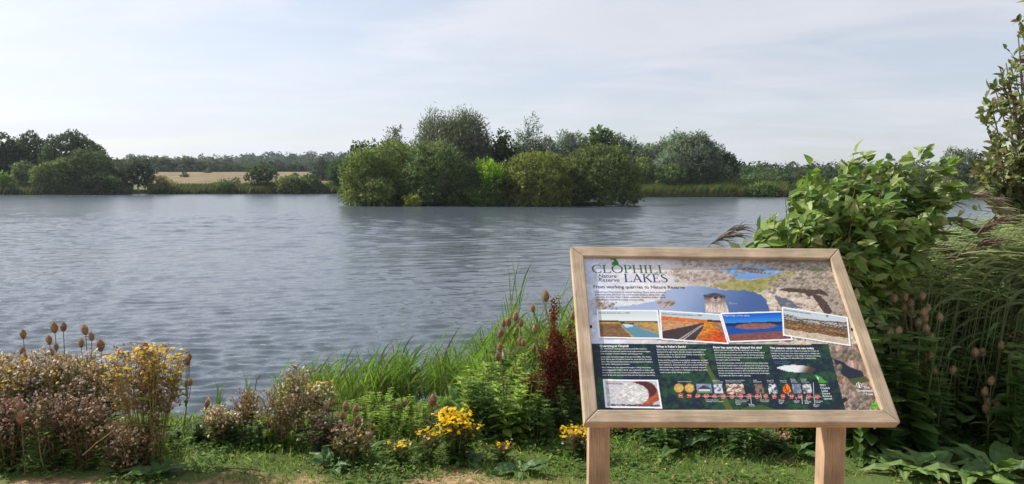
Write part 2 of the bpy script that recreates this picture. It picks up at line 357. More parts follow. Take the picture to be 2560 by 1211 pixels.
# ------------------------------------------------------------------ trees
def crown_geo(g, r, lobes, leafL, leafW, cover=2.0, k=4, spray=.5, up=.35, wind=(.25, 0, 0), col=(.06, .09, .03), var=.2, floor=None, outw=.7, droop=0.0, clump=0):
    lobes = np.asarray(lobes, float)
    if clump:       # each bough carries smaller leaf clumps
        d_ = rdir(r, len(lobes) * clump); i_ = np.repeat(np.arange(len(lobes)), clump)
        sub_ = np.c_[lobes[i_, :3] + d_ * lobes[i_, 3:] * .72, lobes[i_, 3:] * r.uniform(.34, .5, (len(i_), 1))]
        core = lobes.copy(); core[:, 3:] *= .8; lobes = np.concatenate([core, sub_])
    c, R = lobes[:, :3], lobes[:, 3:]
    area = 4 * math.pi * ((R[:, 0] * R[:, 1]) ** 1.6 / 3 + (R[:, 0] * R[:, 2]) ** 1.6 / 3 + (R[:, 1] * R[:, 2]) ** 1.6 / 3) ** (1 / 1.6)
    n = int(cover * area.sum() * (.40 if clump else .62) / (k * leafL * leafW * .5))
    li = r.choice(len(lobes), n, p=area / area.sum()); d = rdir(r, n)
    p = c[li] + d * R[li] * (.72 + .34 * r.random((n, 1)) ** .7)
    # thin out what lies deep inside neighbouring lobes
    inside = np.zeros(n)
    for j in range(len(lobes)):
        q = np.linalg.norm((p - c[j]) / R[j], axis=1); inside = np.maximum(inside, np.where(li == j, 0, q < .78))
    keep = (inside < .5) | (r.random(n) < .12)
    if floor is not None: keep &= p[:, 2] > floor
    p, d, li = p[keep], d[keep], li[keep]; n = len(p)
    nr = unit(d / R[li])
    tone = jit(r, len(lobes), col, var * .55, .05)[li] * (1 + var * r.normal(size=(n, 1))).clip(.45, 1.8)
    s = unit(nr * outw + np.array([[0, 0, up]]) + np.asarray(wind)[None] + r.normal(size=(n, 3)) * .35)
    for j in range(k):
        f = (j + r.random((n, 1)) * .8) / k
        pos = p + s * spray * f + r.normal(size=(n, 3)) * spray * .14 + np.array([[0, 0, -droop * 1.0]]) * f * f
        dd = unit(s + r.normal(size=(n, 3)) * .75 + np.array([[0, 0, -droop]]))
        nn = unit(nr * .75 + np.array([[0, 0, .35]]) + r.normal(size=(n, 3)) * .55)
        S = unit(np.cross(dd, nn)); L = leafL * (.6 + .8 * r.random((n, 1))); Wd = leafW * (.6 + .8 * r.random((n, 1)))
        a = pos; b_ = pos + dd * L * .5 + S * Wd * .5; t = pos + dd * L; e = pos + dd * L * .5 - S * Wd * .5
        g.quads(np.stack([a, b_, t, e], 1), tone * (1 + .14 * r.normal(size=(n, 1))).clip(.5, 1.6))
def trunk_geo(g, r, base, lobes, h, rad, col=(.09, .075, .055), n=6, lean=(0, 0)):
    base = np.asarray(base, float); top = base + np.array([lean[0], lean[1], h])
    tubes(g, [base - [0, 0, .3]], [(base + top) / 2 + r.normal(size=3) * [.04 * h, .04 * h, 0]], [top], rad, rad * .35, col, 8, 6)
    ll = np.asarray(lobes)[:, :3]; idx = r.permutation(len(ll))[:n]
    st = base + (top - base) * r.uniform(.25, .8, (len(idx), 1)); en = ll[idx]
    tubes(g, st, (st + en) / 2 + np.array([[0, 0, -.06 * h]]), en, rad * .42, rad * .1, col, 5, 4)
def lobes_for(r, style, rx, ry, rz, cz, m):
    out = []
    if style == 'round':
        for i in range(m):
            u = (i + .5) / m; ph = i * 2.39996 + r.uniform(-.3, .3); z = 1 - 1.85 * u; q = math.sqrt(max(0, 1 - z * z))
            d = np.array([q * math.cos(ph), q * math.sin(ph), z]); s = r.uniform(.34, .5)
            k = 1 - s * r.uniform(.9, 1.1)
            out.append([d[0] * rx * k, d[1] * ry * k, cz + d[2] * rz * k, rx * s, ry * s, rz * s * r.uniform(.8, 1.05)])
        out.append([0, 0, cz, rx * .68, ry * .68, rz * .68])
    elif style == 'plume':      # upright sprays, as on willows and poplars bent by wind
        for i in range(m):
            a = r.uniform(0, 6.28); q = math.sqrt(r.random()) * .85
            x, y = q * math.cos(a), q * math.sin(a); top = (1 - .55 * q * q) * r.uniform(.8, 1.02)
            hh = rz * r.uniform(.45, .7); zc = cz - rz + 2 * rz * top - hh
            s = r.uniform(.16, .28)
            out.append([x * rx * .85, y * ry * .85, zc, rx * s * 1.2, ry * s * 1.2, hh])
            for _ in range(2):
                out.append([x * rx * .9 + r.normal() * rx * .15, y * ry * .9 + r.normal() * ry * .15, zc - hh * r.uniform(.1, .9), rx * s * 1.3, ry * s * 1.3, hh * .6])
        out.append([0, 0, cz - rz * .25, rx * .7, ry * .7, rz * .65])
    elif style == 'open':       # separate clumps held on limbs with sky between
        for i in range(m):
            d = rdir(r, 1)[0]; d[2] = abs(d[2]) * 1.1 - .25; q = r.uniform(.55, .95); s = r.uniform(.18, .3)
            out.append([d[0] * rx * q, d[1] * ry * q, cz + d[2] * rz * q, rx * s, ry * s, rz * s * .8])
        out.append([0, 0, cz - rz * .1, rx * .45, ry * .45, rz * .5])
    return out
CROWNS = {}
def tree(name, label, cat, px0, px1, top, bot, Y, style='round', col=(.06, .085, .028), m=13, seed=1, leaf=(.30, .17), cover=2.0, spray=.45, up=.35, wind=(.25, 0, 0), var=.2, group=None, depth=.9, droop=0., k=4, trunk=.05, lobes_extra=None, floor=None, bark=(.08, .07, .055)):
    r = rng_(seed); pc = (px0 + px1) / 2
    zt, zb = at(pc, top, Y)[2], at(pc, bot, Y)[2]; rx = (px1 - px0) / 2 / F_PX * Y
    x = at(pc, 455, Y)[0]; zg = max(H(x, Y), -1.05); base = np.array([x, Y, zg])
    if style == 'plume' and name != 'hedgerow_tree': zt += .09 * (zt - zb)
    rz = (zt - zb) / 2; cz = (zt + zb) / 2 - zg
    leaf = (leaf[0] * 1.13, leaf[1] * 1.13); cover *= .93
    lb = lobes_for(r, style, rx * 1.02, rx * depth * 1.02, rz * .98, cz, m)
    if cat == 'bush':       # skirt of low foliage down to the ground or water
        for i in range(9):
            a = i * .698 + r.uniform(-.2, .2); q = rx * r.uniform(.55, .78); s = r.uniform(.24, .36)
            lb.append([q * math.cos(a), q * math.sin(a) * depth, cz - rz * r.uniform(.58, .82), rx * s, rx * s, rz * s])
    col = tuple((1.42 if style == 'plume' else 1.8) * c for c in col); var *= 1.3
    if lobes_extra: lb += lobes_extra
    root = thing(name, label, cat, base, group)
    g = Geo(); trunk_geo(g, r, (0, 0, 0), lb, cz + rz * .25, max(.08, rz * trunk), bark); g.build('trunk', M['bark'], root)
    g = Geo(); crown_geo(g, r, lb, leaf[0], leaf[1], cover, k, spray, up, wind, col, var, floor=(-.97 - zg) if floor is None else floor - zg, droop=droop, clump=(5 if style == 'round' else 0))
    g.build('crown', M['far'], root)
    return root
OLIVE = (.072, .098, .028); OLIVE2 = (.066, .082, .024); DARK = (.030, .048, .016); SILVER = (.085, .108, .062); MID = (.055, .082, .026); GREY = (.075, .095, .045)
# --- island, front row to back row
ty = 'island trees'
tree('sallow_bush', 'olive sallow bush with foliage overhanging the water at the island tip', 'bush', 846, 960, 366, 512, 83.5, col=OLIVE, seed=11, m=13, leaf=(.26, .13))
tree('sallow_bush', 'tall rounded olive sallow between the island tip and the silvery willow', 'bush', 895, 1055, 344, 514, 86, col=(.076, .102, .030), seed=12, m=15, leaf=(.26, .13))
tree('sallow_bush', 'low pale olive bush at the waterline below the island-tip sallows', 'bush', 885, 985, 446, 513, 81.8, col=(.090, .115, .038), seed=13, m=9, leaf=(.24, .12))
tree('sallow_bush', 'broad grey green sallow dome in front of the silvery feathery willow', 'bush', 1000, 1172, 344, 516, 83.5, col=(.066, .092, .036), seed=14, m=17, leaf=(.26, .13))
tree('willow_tree', 'tallest silvery feathery willow rising above the island', 'tree', 1036, 1226, 275, 500, 90, style='plume', col=(.072, .088, .050), seed=15, m=24, leaf=(.36, .085), spray=1.35, up=.8, wind=(.22, 0, 0), cover=1.7, k=7, var=.16)
tree('sallow_bush', 'dark grey green bush beside the lime green sapling', 'bush', 1112, 1228, 404, 516, 82.5, col=(.052, .072, .028), seed=16, m=12, leaf=(.25, .12))
tree('sapling', 'bright lime green sapling among the island sallows', 'tree', 1186, 1268, 384, 512, 81.5, style='open', col=(.095, .160, .022), seed=17, m=15, leaf=(.25, .15), cover=2.4)
tree('sallow_bush', 'large olive gold sallow dome next to the lime sapling', 'bush', 1246, 1448, 374, 518, 82.5, col=(.082, .100, .027), seed=18, m=18, leaf=(.26, .13))
tree('sallow_bush', 'large brownish dark sallow dome overhanging the open water', 'bush', 1396, 1604, 360, 511, 84, col=(.056, .074, .026), seed=19, m=20, leaf=(.26, .13))
tree('alder_tree', 'dark alder poking up behind the lime sapling', 'tree', 1212, 1306, 314, 500, 90.5, style='open', col=(.028, .046, .018), seed=20, m=16, leaf=(.3, .2), cover=2.6)
tree('willow_tree', 'thin feathery willow bent by wind beside the dark alder', 'tree', 1274, 1378, 316, 500, 91, style='plume', col=(.066, .086, .048), seed=21, m=10, leaf=(.36, .085), spray=.95, up=.7, wind=(.4, 0, 0), cover=1.4, k=6)
tree('alder_tree', 'open-crowned alder showing sky gaps above the brownish sallow', 'tree', 1450, 1540, 311, 430, 90, style='open', col=(.040, .062, .022), seed=22, m=22, leaf=(.34, .22), cover=1.7, trunk=.05)
tree('alder_tree', 'dark tree peeping over the olive sallows near the island tip', 'tree', 868, 950, 342, 505, 91.5, col=(.026, .042, .016), seed=23, m=13, leaf=(.3, .18))
tree('willow_tree', 'grey green willow crown behind the island-tip sallows', 'tree', 936, 1036, 327, 500, 92, style='plume', col=(.066, .086, .046), seed=24, m=14, leaf=(.34, .1), spray=.8, up=.6, cover=1.5, k=5)
tree('shrub', 'small yellow green shrub at the waterline under the grey green sallow', 'bush', 1008, 1050, 490, 516, 80.6, col=(.13, .16, .03), seed=25, m=8, leaf=(.2, .11))
tree('shrub', 'small dark shrub at the waterline under the lime sapling', 'bush', 1160, 1262, 462, 516, 81.2, col=(.055, .085, .024), seed=26, m=12, leaf=(.2, .11))
tree('shrub', 'low dark shrub filling the waterline between lime sapling and olive gold dome', 'bush', 1225, 1290, 440, 517, 82.4, col=(.034, .05, .02), seed=27, m=10, leaf=(.2, .11))
# --- far bank beyond the island
PL = dict(style='plume', leaf=(.55, .2), spray=.9, up=.6, wind=(.45, 0, 0), cover=2.3, k=5)
PC = (.095, .120, .078)
for i, (a, b_, t_, Y, lab) in enumerate([
        (1338, 1410, 350, 160, 'grey green poplar next to the thin feathery willow'), (1372, 1455, 340, 163, 'pale windblown poplar in the row behind the olive gold dome'),
        (1412, 1485, 346, 162, 'grey poplar just before the open-crowned alder'), (1505, 1588, 338, 160, 'pale poplar rising directly beside the open-crowned alder'),
        (1548, 1632, 350, 158, 'grey green poplar behind the overhanging brownish sallow'), (1588, 1665, 354, 156, 'slender poplar between the sallow dome and the great willow'),
        (1622, 1702, 350, 158, 'pale poplar leaning against the great willow')]):
    tree('poplar_tree', lab, 'tree', a, b_, t_, 470, Y, col=PC, seed=40 + i, m=13, group='windblown poplars beyond the island', **PL)
tree('willow_tree', 'great pale windblown willow on the far bank above the reeds', 'tree', 1636, 1808, 331, 476, 140, style='plume', col=(.092, .116, .072), seed=50, m=26, leaf=(.5, .17), spray=.9, up=.4, wind=(.5, 0, 0), cover=1.7, k=5)
tree('willow_tree', 'smaller dull willow tucked between great willow and dark alder', 'tree', 1752, 1832, 372, 474, 143, style='plume', col=(.078, .098, .052), seed=51, m=12, leaf=(.48, .17), spray=.8, up=.4, wind=(.5, 0, 0), cover=1.6, k=5)
tree('alder_tree', 'narrow dark alder at the end of the far bank willows', 'tree', 1790, 1846, 376, 476, 139, style='round', col=(.022, .036, .016), seed=52, m=13, leaf=(.42, .26))
tree('sallow_bush', 'rounded olive bush on the far bank behind the overhanging sallow', 'bush', 1560, 1640, 393, 476, 136, col=(.066, .088, .03), seed=53, m=12, leaf=(.4, .22))
tree('sallow_bush', 'mid green bush below the great willow', 'bush', 1618, 1712, 412, 478, 135, col=(.058, .086, .03), seed=54, m=13, leaf=(.4, .22))
tree('sallow_bush', 'dark green bush under the edge of the great willow', 'bush', 1690, 1790, 420, 478, 136.5, col=(.034, .05, .02), seed=55, m=13, leaf=(.4, .22))
tree('shrub', 'small olive shrub standing in the far reeds', 'bush', 1618, 1662, 446, 474, 133.5, col=(.085, .11, .04), seed=56, m=8, leaf=(.35, .2))
tree('sallow_bush', 'low grey green bush in front of the far wood beside dark alder', 'bush', 1842, 1905, 436, 478, 150, col=(.05, .075, .032), seed=57, m=11, leaf=(.42, .24))
tree('sallow_bush', 'low dark bush in front of the far wood behind the sign shrub', 'bush', 1890, 1985, 428, 478, 160, col=(.042, .064, .028), seed=58, m=12, leaf=(.42, .24))
tree('bramble_bank', 'rounded bramble mound at the end of the far reeds', 'bush', 1862, 1950, 459, 489, 130.5, col=(.06, .098, .026), seed=59, m=11, leaf=(.36, .2), depth=.5)
tree('willow_tree', 'pale rounded willow on the far bank beyond the leaning reeds', 'tree', 2332, 2462, 378, 476, 150, style='plume', col=(.09, .11, .07), seed=60, m=18, leaf=(.5, .18), spray=.8, up=.4, wind=(.5, 0, 0), cover=1.7, k=5)
tree('sallow_bush', 'dark bush below the pale rounded willow', 'bush', 2400, 2500, 415, 482, 146, col=(.036, .055, .022), seed=61, m=12, leaf=(.42, .24))
tree('shrub', 'small yellowish shrub before the pale rounded willow', 'bush', 2362, 2410, 452, 486, 136, col=(.11, .12, .04), seed=62, m=8, leaf=(.36, .2))
# --- left bank
GD = dict(leaf=(.42, .25), cover=2.2)
tree('oak_tree', 'dark oak at the edge of the left grove beyond the lake', 'tree', -60, 62, 332, 480, 168, col=(.022, .034, .016), seed=70, m=17, **GD)
tree('oak_tree', 'broad dark oak in the middle of the left grove', 'tree', 8, 140, 329, 470, 172, col=(.026, .040, .018), seed=71, m=18, **GD)
tree('oak_tree', 'tallest domed oak of the left grove', 'tree', 108, 252, 322, 470, 166, col=(.028, .042, .018), seed=72, m=20, **GD)
tree('sallow_bush', 'big olive green bush in front of the tallest domed oak', 'bush', 78, 208, 398, 486, 157, col=(.056, .080, .026), seed=73, m=16, leaf=(.4, .22))
tree('sallow_bush', 'dark bushy tree sloping down beside the domed oak', 'bush', 150, 284, 372, 488, 159, col=(.036, .054, .02), seed=74, m=17, leaf=(.4, .22))
tree('sallow_bush', 'shaded bush at the waterline under the left grove', 'bush', 205, 300, 432, 488, 155.5, col=(.034, .05, .02), seed=75, m=13, leaf=(.38, .22))
tree('shrub', 'pale green shrub in the hollow of the left grove', 'bush', 30, 82, 404, 452, 158, col=(.06, .085, .034), seed=76, m=10, leaf=(.4, .22))
tree('shrub', 'small bright shrub among the rough grass under the left grove', 'bush', -12, 22, 428, 462, 154, col=(.075, .12, .03), seed=77, m=8, leaf=(.38, .22))
tree('oak_tree', 'round dark tree standing alone beside the straw field', 'tree', 300, 388, 402, 474, 164, col=(.022, .034, .017), seed=78, m=14, leaf=(.42, .25))
tree('sallow_bush', 'bush joining the left grove to the round dark tree', 'bush', 268, 318, 414, 484, 162, col=(.055, .075, .028), seed=79, m=10, leaf=(.4, .22))
tree('hawthorn_bush', 'tan green thorn bush at the edge of the straw field', 'bush', 380, 432, 438, 478, 163, style='open', col=(.11, .105, .045), seed=80, m=14, leaf=(.36, .18), cover=1.5)
tree('oak_tree', 'small round oak in front of the straw field', 'tree', 614, 692, 409, 464, 170, col=(.036, .058, .022), seed=81, m=14, leaf=(.42, .26))
tree('shrub', 'low green shrub at the water edge of the straw field', 'bush', 540, 586, 448, 482, 166, col=(.045, .075, .024), seed=82, m=9, leaf=(.36, .2))
tree('sallow_bush', 'olive bush at the waterline to the side of the small round oak', 'bush', 686, 762, 438, 486, 167, col=(.062, .082, .026), seed=83, m=12, leaf=(.38, .22))
tree('sallow_bush', 'dark bush touching the olive waterline bush', 'bush', 738, 806, 438, 486, 168, col=(.034, .052, .02), seed=84, m=12, leaf=(.38, .22))
tree('poplar_tree', 'blue green tree standing in front of the far hill wood', 'tree', 778, 838, 398, 458, 240, style='plume', col=(.046, .066, .04), seed=85, m=10, leaf=(.6, .28), spray=.8, cover=1.8)
tree('alder_tree', 'dark green tree behind the island tip on the far bank', 'tree', 818, 892, 388, 484, 172, col=(.030, .050, .020), seed=86, m=16, leaf=(.44, .26))
tree('shrub', 'low shrub on the bank below the blue green tree', 'bush', 798, 852, 458, 486, 169.5, col=(.045, .068, .024), seed=87, m=9, leaf=(.36, .2))

HL = ['hedgerow tree on the skyline touching the left grove', 'small hedgerow tree at the utility pole', 'hedgerow tree with rounded crown next to the utility pole', 'wide hedgerow tree above the round dark lone tree', 'smaller hedgerow tree beyond the wide one', 'last rounded hedgerow tree before the open skyline', 'low hedgerow tree between the wide and the last rounded ones']
# hedgerow trees on the skyline behind the field, with open crowns
for i, (a, b_, t_, bt) in enumerate([(268, 318, 398, 430), (306, 342, 395, 428), (322, 374, 386, 426), (362, 414, 387, 426), (394, 430, 392, 426), (438, 488, 388, 426), (410, 450, 397, 428)]):
    tree('hedgerow_tree', HL[i], 'tree', a, b_, t_, bt, 352, style='open', col=(.05, .066, .03), seed=100 + i, m=15, leaf=(.7, .45), cover=1.7, spray=.8, group='skyline hedgerow trees', k=3)

for i, (px_, Y_, s_) in enumerate([(462, 262, 9), (590, 215, 8), (520, 300, 7), (738, 255, 9), (660, 310, 8)]):
    tree('shrub', ['small dark bush alone high in the straw field', 'small dark bush low in the straw field behind the small round oak', 'tiny bush at the top edge of the straw field', 'small bush in the straw field beyond the olive waterline bush', 'tiny bush by the hedge at the top of the straw field'][i], 'bush', px_ - s_, px_ + s_, at(px_, 455, Y_)[1] * 0 + 455 - (H(at(px_, 455, Y_)[0], Y_) + 1.6 - EYE) / Y_ * F_PX, 455 - (H(at(px_, 455, Y_)[0], Y_) - .2 - EYE) / Y_ * F_PX, Y_, col=(.045, .06, .025), seed=130 + i, m=6, leaf=(.5, .3))
# hedge, far woods: one mass each
def mass_wood(name, label, spots, leaf, n_each, col, seed, var=.22):
    r = rng_(seed); g = Geo()
    S = np.asarray(spots, float); n = len(S)
    tone = jit(r, n, col, var * 1.2, .08)
    idx = np.repeat(np.arange(n), n_each); N_ = len(idx)
    d = rdir(r, N_); d[:, 2] = np.abs(d[:, 2]) * 1.5 - .62
    rad = S[idx, 3:4] * np.array([[1, 1, 1.0]]); rad[:, 2] = S[idx, 4]
    bump = 1 + .22 * np.sin(d[:, :1] * 5 + idx[:, None]) * np.cos(d[:, 2:3] * 6 + idx[:, None] * 1.7)
    p = S[idx, :3] + d * rad * bump * (.82 + .22 * r.random((N_, 1)))
    dd = unit(r.normal(size=(N_, 3))); nn = unit(d + r.normal(size=(N_, 3)) * .45); Sd = unit(np.cross(dd, nn)); dd = np.cross(nn, Sd)
    L = leaf * (.5 + r.random((N_, 1)))
    g.quads(np.stack([p - dd * L * .5, p + Sd * L * .32, p + dd * L * .5, p - Sd * L * .32], 1), 1.3 * tone[idx] * (1 + .16 * r.normal(size=(N_, 1))).clip(.5, 1.6))
    kind(g.build(name, M['far']), 'stuff', label)
def spots_px(r, n, x0, x1, Y0, Y1, rad, hgt):
    out = []
    for i in range(n):
        Y = r.uniform(Y0, Y1); px = r.uniform(x0, x1); x = at(px, 455, Y)[0]; q = r.uniform(.7, 1.3); hh = hgt * r.uniform(.75, 1.2)
        out.append((x, Y, H(x, Y) + hh * .42, rad * q, hh * .58))
    return out
r0 = rng_(5)
mass_wood('hedge', 'dark hedge and thicket along the top of the straw field', spots_px(r0, 130, 240, 860, 345, 362, 2.8, 4.4) + spots_px(r0, 60, 270, 480, 350, 375, 4.0, 6), .9, 190, (.036, .050, .026), 201)
mass_wood('hill_wood', 'distant wooded hillside fading blue behind the straw field', spots_px(r0, 620, 150, 1320, 640, 1150, 7.5, 13), 2.3, 80, (.034, .050, .024), 202)
mass_wood('hill_wood', 'dark wooded slope rising beyond the hedge of the straw field', spots_px(r0, 150, 240, 760, 400, 520, 5.5, 7), 1.3, 150, (.032, .046, .022), 203)
mass_wood('far_wood', 'dense dark wood on the skyline beyond the far reeds', spots_px(r0, 560, 1780, 2700, 360, 520, 5.5, 11), 1.45, 95, (.028, .046, .020), 204)
mass_wood('far_wood', 'lower band of green trees before the skyline wood', spots_px(r0, 150, 1800, 2760, 210, 260, 4.2, 7), .9, 170, (.034, .054, .022), 205)
mass_wood('far_wood', 'wood glimpsed on the hill beyond the leaning reeds', spots_px(r0, 200, 2050, 2900, 620, 900, 7, 14), 1.8, 90, (.03, .046, .026), 206)
mass_wood('far_wood', 'dark wood closing the view behind the left grove', spots_px(r0, 130, -700, 300, 200, 300, 4.5, 9), 1.0, 130, (.028, .042, .018), 207)

# ------------------------------------------------------------------ reeds and rough growth on far banks
def reed_belt(name, label, px0, px1, ztop_px, n, seed, col, Ytab=None, hvar=.25, dry=.12, wdt=.11, depth=5):
    r = rng_(seed); g = Geo(); px = r.uniform(px0, px1, n)
    R = np.interp(px, _FP, _FR); Y = R + r.uniform(-.8, depth, n) + 0.0
    x = (px - 1280) / F_PX * Y; z = np.maximum(height(x, Y), -1.05)
    wav = .75 + .5 * fbm(px * .02, px * 0 + seed, 3)
    h = ztop_px / F_PX * Y * wav * (1 + hvar * (r.random(n) - .6))
    D = np.c_[r.normal(size=n) * .12 + .12, r.normal(size=n) * .12, np.ones(n)]
    c = jit(r, n, col, .22, .06); k = r.random(n) < dry; c[k] = jit(r, k.sum(), (.20, .16, .07), .2, .05)
    blades(g, np.c_[x, Y, z], D, h, wdt * (.6 + .8 * r.random(n)), np.c_[.22 * np.ones(n), np.zeros(n), -.05 * np.ones(n)], 2, c, r, side=np.c_[r.normal(size=n) * .5, np.ones(n), np.zeros(n)])
    kind(g.build(name, M['leaf']), 'stuff', label)
reed_belt('reed_belt', 'tall green reed belt on the far bank below the great willow', 1540, 1960, 31, 7500, 301, (.075, .115, .028))
reed_belt('reed_belt', 'dry yellowish lower stems at the foot of the far reed belt', 1540, 1960, 13, 2500, 302, (.17, .15, .06), depth=.5)
reed_belt('reed_belt', 'green bankside growth along the straw field shore', 370, 900, 20, 7500, 303, (.050, .080, .022), wdt=.16)
reed_belt('reed_belt', 'rough green growth below the left grove', -260, 330, 22, 8000, 304, (.055, .085, .024), wdt=.17, depth=7)
reed_belt('reed_belt', 'dark reeds on the far bank beyond the leaning reed bed', 1960, 2900, 22, 7000, 305, (.045, .075, .024), wdt=.15)

# utility pole on the skyline
def pole():
    b = at(320, 430, 372); z = H(b[0], 372); t = at(320, 393, 372)[2]
    root = thing('utility_pole', 'tiny twin-legged wooden utility pole on the skyline', 'utility pole', (b[0], 372, z))
    g = Geo()
    for s in (-.7, .7): tubes(g, [(s, 0, -.2)], [(s, 0, (t - z) / 2)], [(s, 0, t - z)], .16, .12, (.09, .08, .07), 6, 2)
    g.build('post', M['bark'], root)
    g = Geo(); tubes(g, [(-1.7, 0, t - z - .25)], [(0, 0, t - z - .25)], [(1.7, 0, t - z - .25)], .12, .12, (.09, .08, .07), 5, 2); g.build('crossarm', M['bark'], root)
pole()

# ------------------------------------------------------------------ information board
SIGN_O = Vector((0.6814, 2.1398, 0.8946)); TILT, YAW, ROLL = 0.83177, 0.03285, 0.01068
SR = Matrix.Rotation(YAW, 4, 'Z') @ Matrix.Rotation(ROLL, 4, 'Y') @ Matrix.Rotation(TILT, 4, 'X')
BW, BL, FT = .94, .6484, .042
OAK1, OAK2 = (.53, .41, .285), (.35, .26, .175)
WX, WY_, WZ = wood_mat('oak_along_rail', 0, OAK1, OAK2), wood_mat('oak_along_stile', 1, OAK1, OAK2), wood_mat('oak_along_post', 2, (.47, .33, .21), (.33, .22, .135))
def bm_obj(name, verts, faces, mat, parent, bevel=.003, matrix=None, seg=2):
    bm = bmesh.new(); vs = [bm.verts.new(v) for v in verts]
    for f in faces: bm.faces.new([vs[i] for i in f])
    bmesh.ops.recalc_face_normals(bm, faces=bm.faces)
    if bevel: bmesh.ops.bevel(bm, geom=list(bm.edges), offset=bevel, segments=seg, affect='EDGES', profile=.6)
    me = bpy.data.meshes.new(name); bm.to_mesh(me); bm.free(); me.materials.append(mat)
    o = link(name, me, parent)
    if matrix is not None: o.matrix_local = matrix
    return o
def prism(poly, z0, z1):
    n = len(poly); v = [(x, y, z0) for x, y in poly] + [(x, y, z1) for x, y in poly]
    f = [tuple(range(n - 1, -1, -1)), tuple(range(n, 2 * n))] + [(i, (i + 1) % n, n + (i + 1) % n, n + i) for i in range(n)]
    return v, f
# layout units of the printed sheet <-> metres on the sheet
HM = np.array([[2128.83609, -121.617847, 1125.85045], [17.3168787, -1684.14021, 1166.79848], [.0152648863, .278124223, 1.0]]); HI = np.linalg.inv(HM)
def m_of(u, v):
    u = np.asarray(u, float); v = np.asarray(v, float); w = HI[2, 0] * u + HI[2, 1] * v + HI[2, 2]
    return (HI[0, 0] * u + HI[0, 1] * v + HI[0, 2]) / w, (HI[1, 0] * u + HI[1, 1] * v + HI[1, 2]) / w
def u_of(x, y):
    w = HM[2, 0] * x + HM[2, 1] * y + HM[2, 2]
    return (HM[0, 0] * x + HM[0, 1] * y + HM[0, 2]) / w, (HM[1, 0] * x + HM[1, 1] * y + HM[1, 2]) / w
def inpoly(U, V, poly):
    c = np.zeros(U.shape, bool); n = len(poly)
    for i in range(n):
        x1, y1 = poly[i]; x2, y2 = poly[(i + 1) % n]
        if y1 == y2: continue
        k = ((y1 > V) != (y2 > V)) & (U < (x2 - x1) * (V - y1) / (y2 - y1) + x1); c ^= k
    return c
def st_of(U, V, q):
    (x0, y0), (x1, y1), (x2, y2), (x3, y3) = q
    A = []; B = []
    for (x, y), (s, t) in zip(q, ((0, 0), (1, 0), (1, 1), (0, 1))):
        A += [[x, y, 1, 0, 0, 0, -s * x, -s * y], [0, 0, 0, x, y, 1, -t * x, -t * y]]; B += [s, t]
    h = np.linalg.solve(np.array(A), np.array(B)); w = h[6] * U + h[7] * V + 1
    return (h[0] * U + h[1] * V + h[2]) / w, (h[3] * U + h[4] * V + h[5]) / w
def rgb(*c): return np.array(c, float)
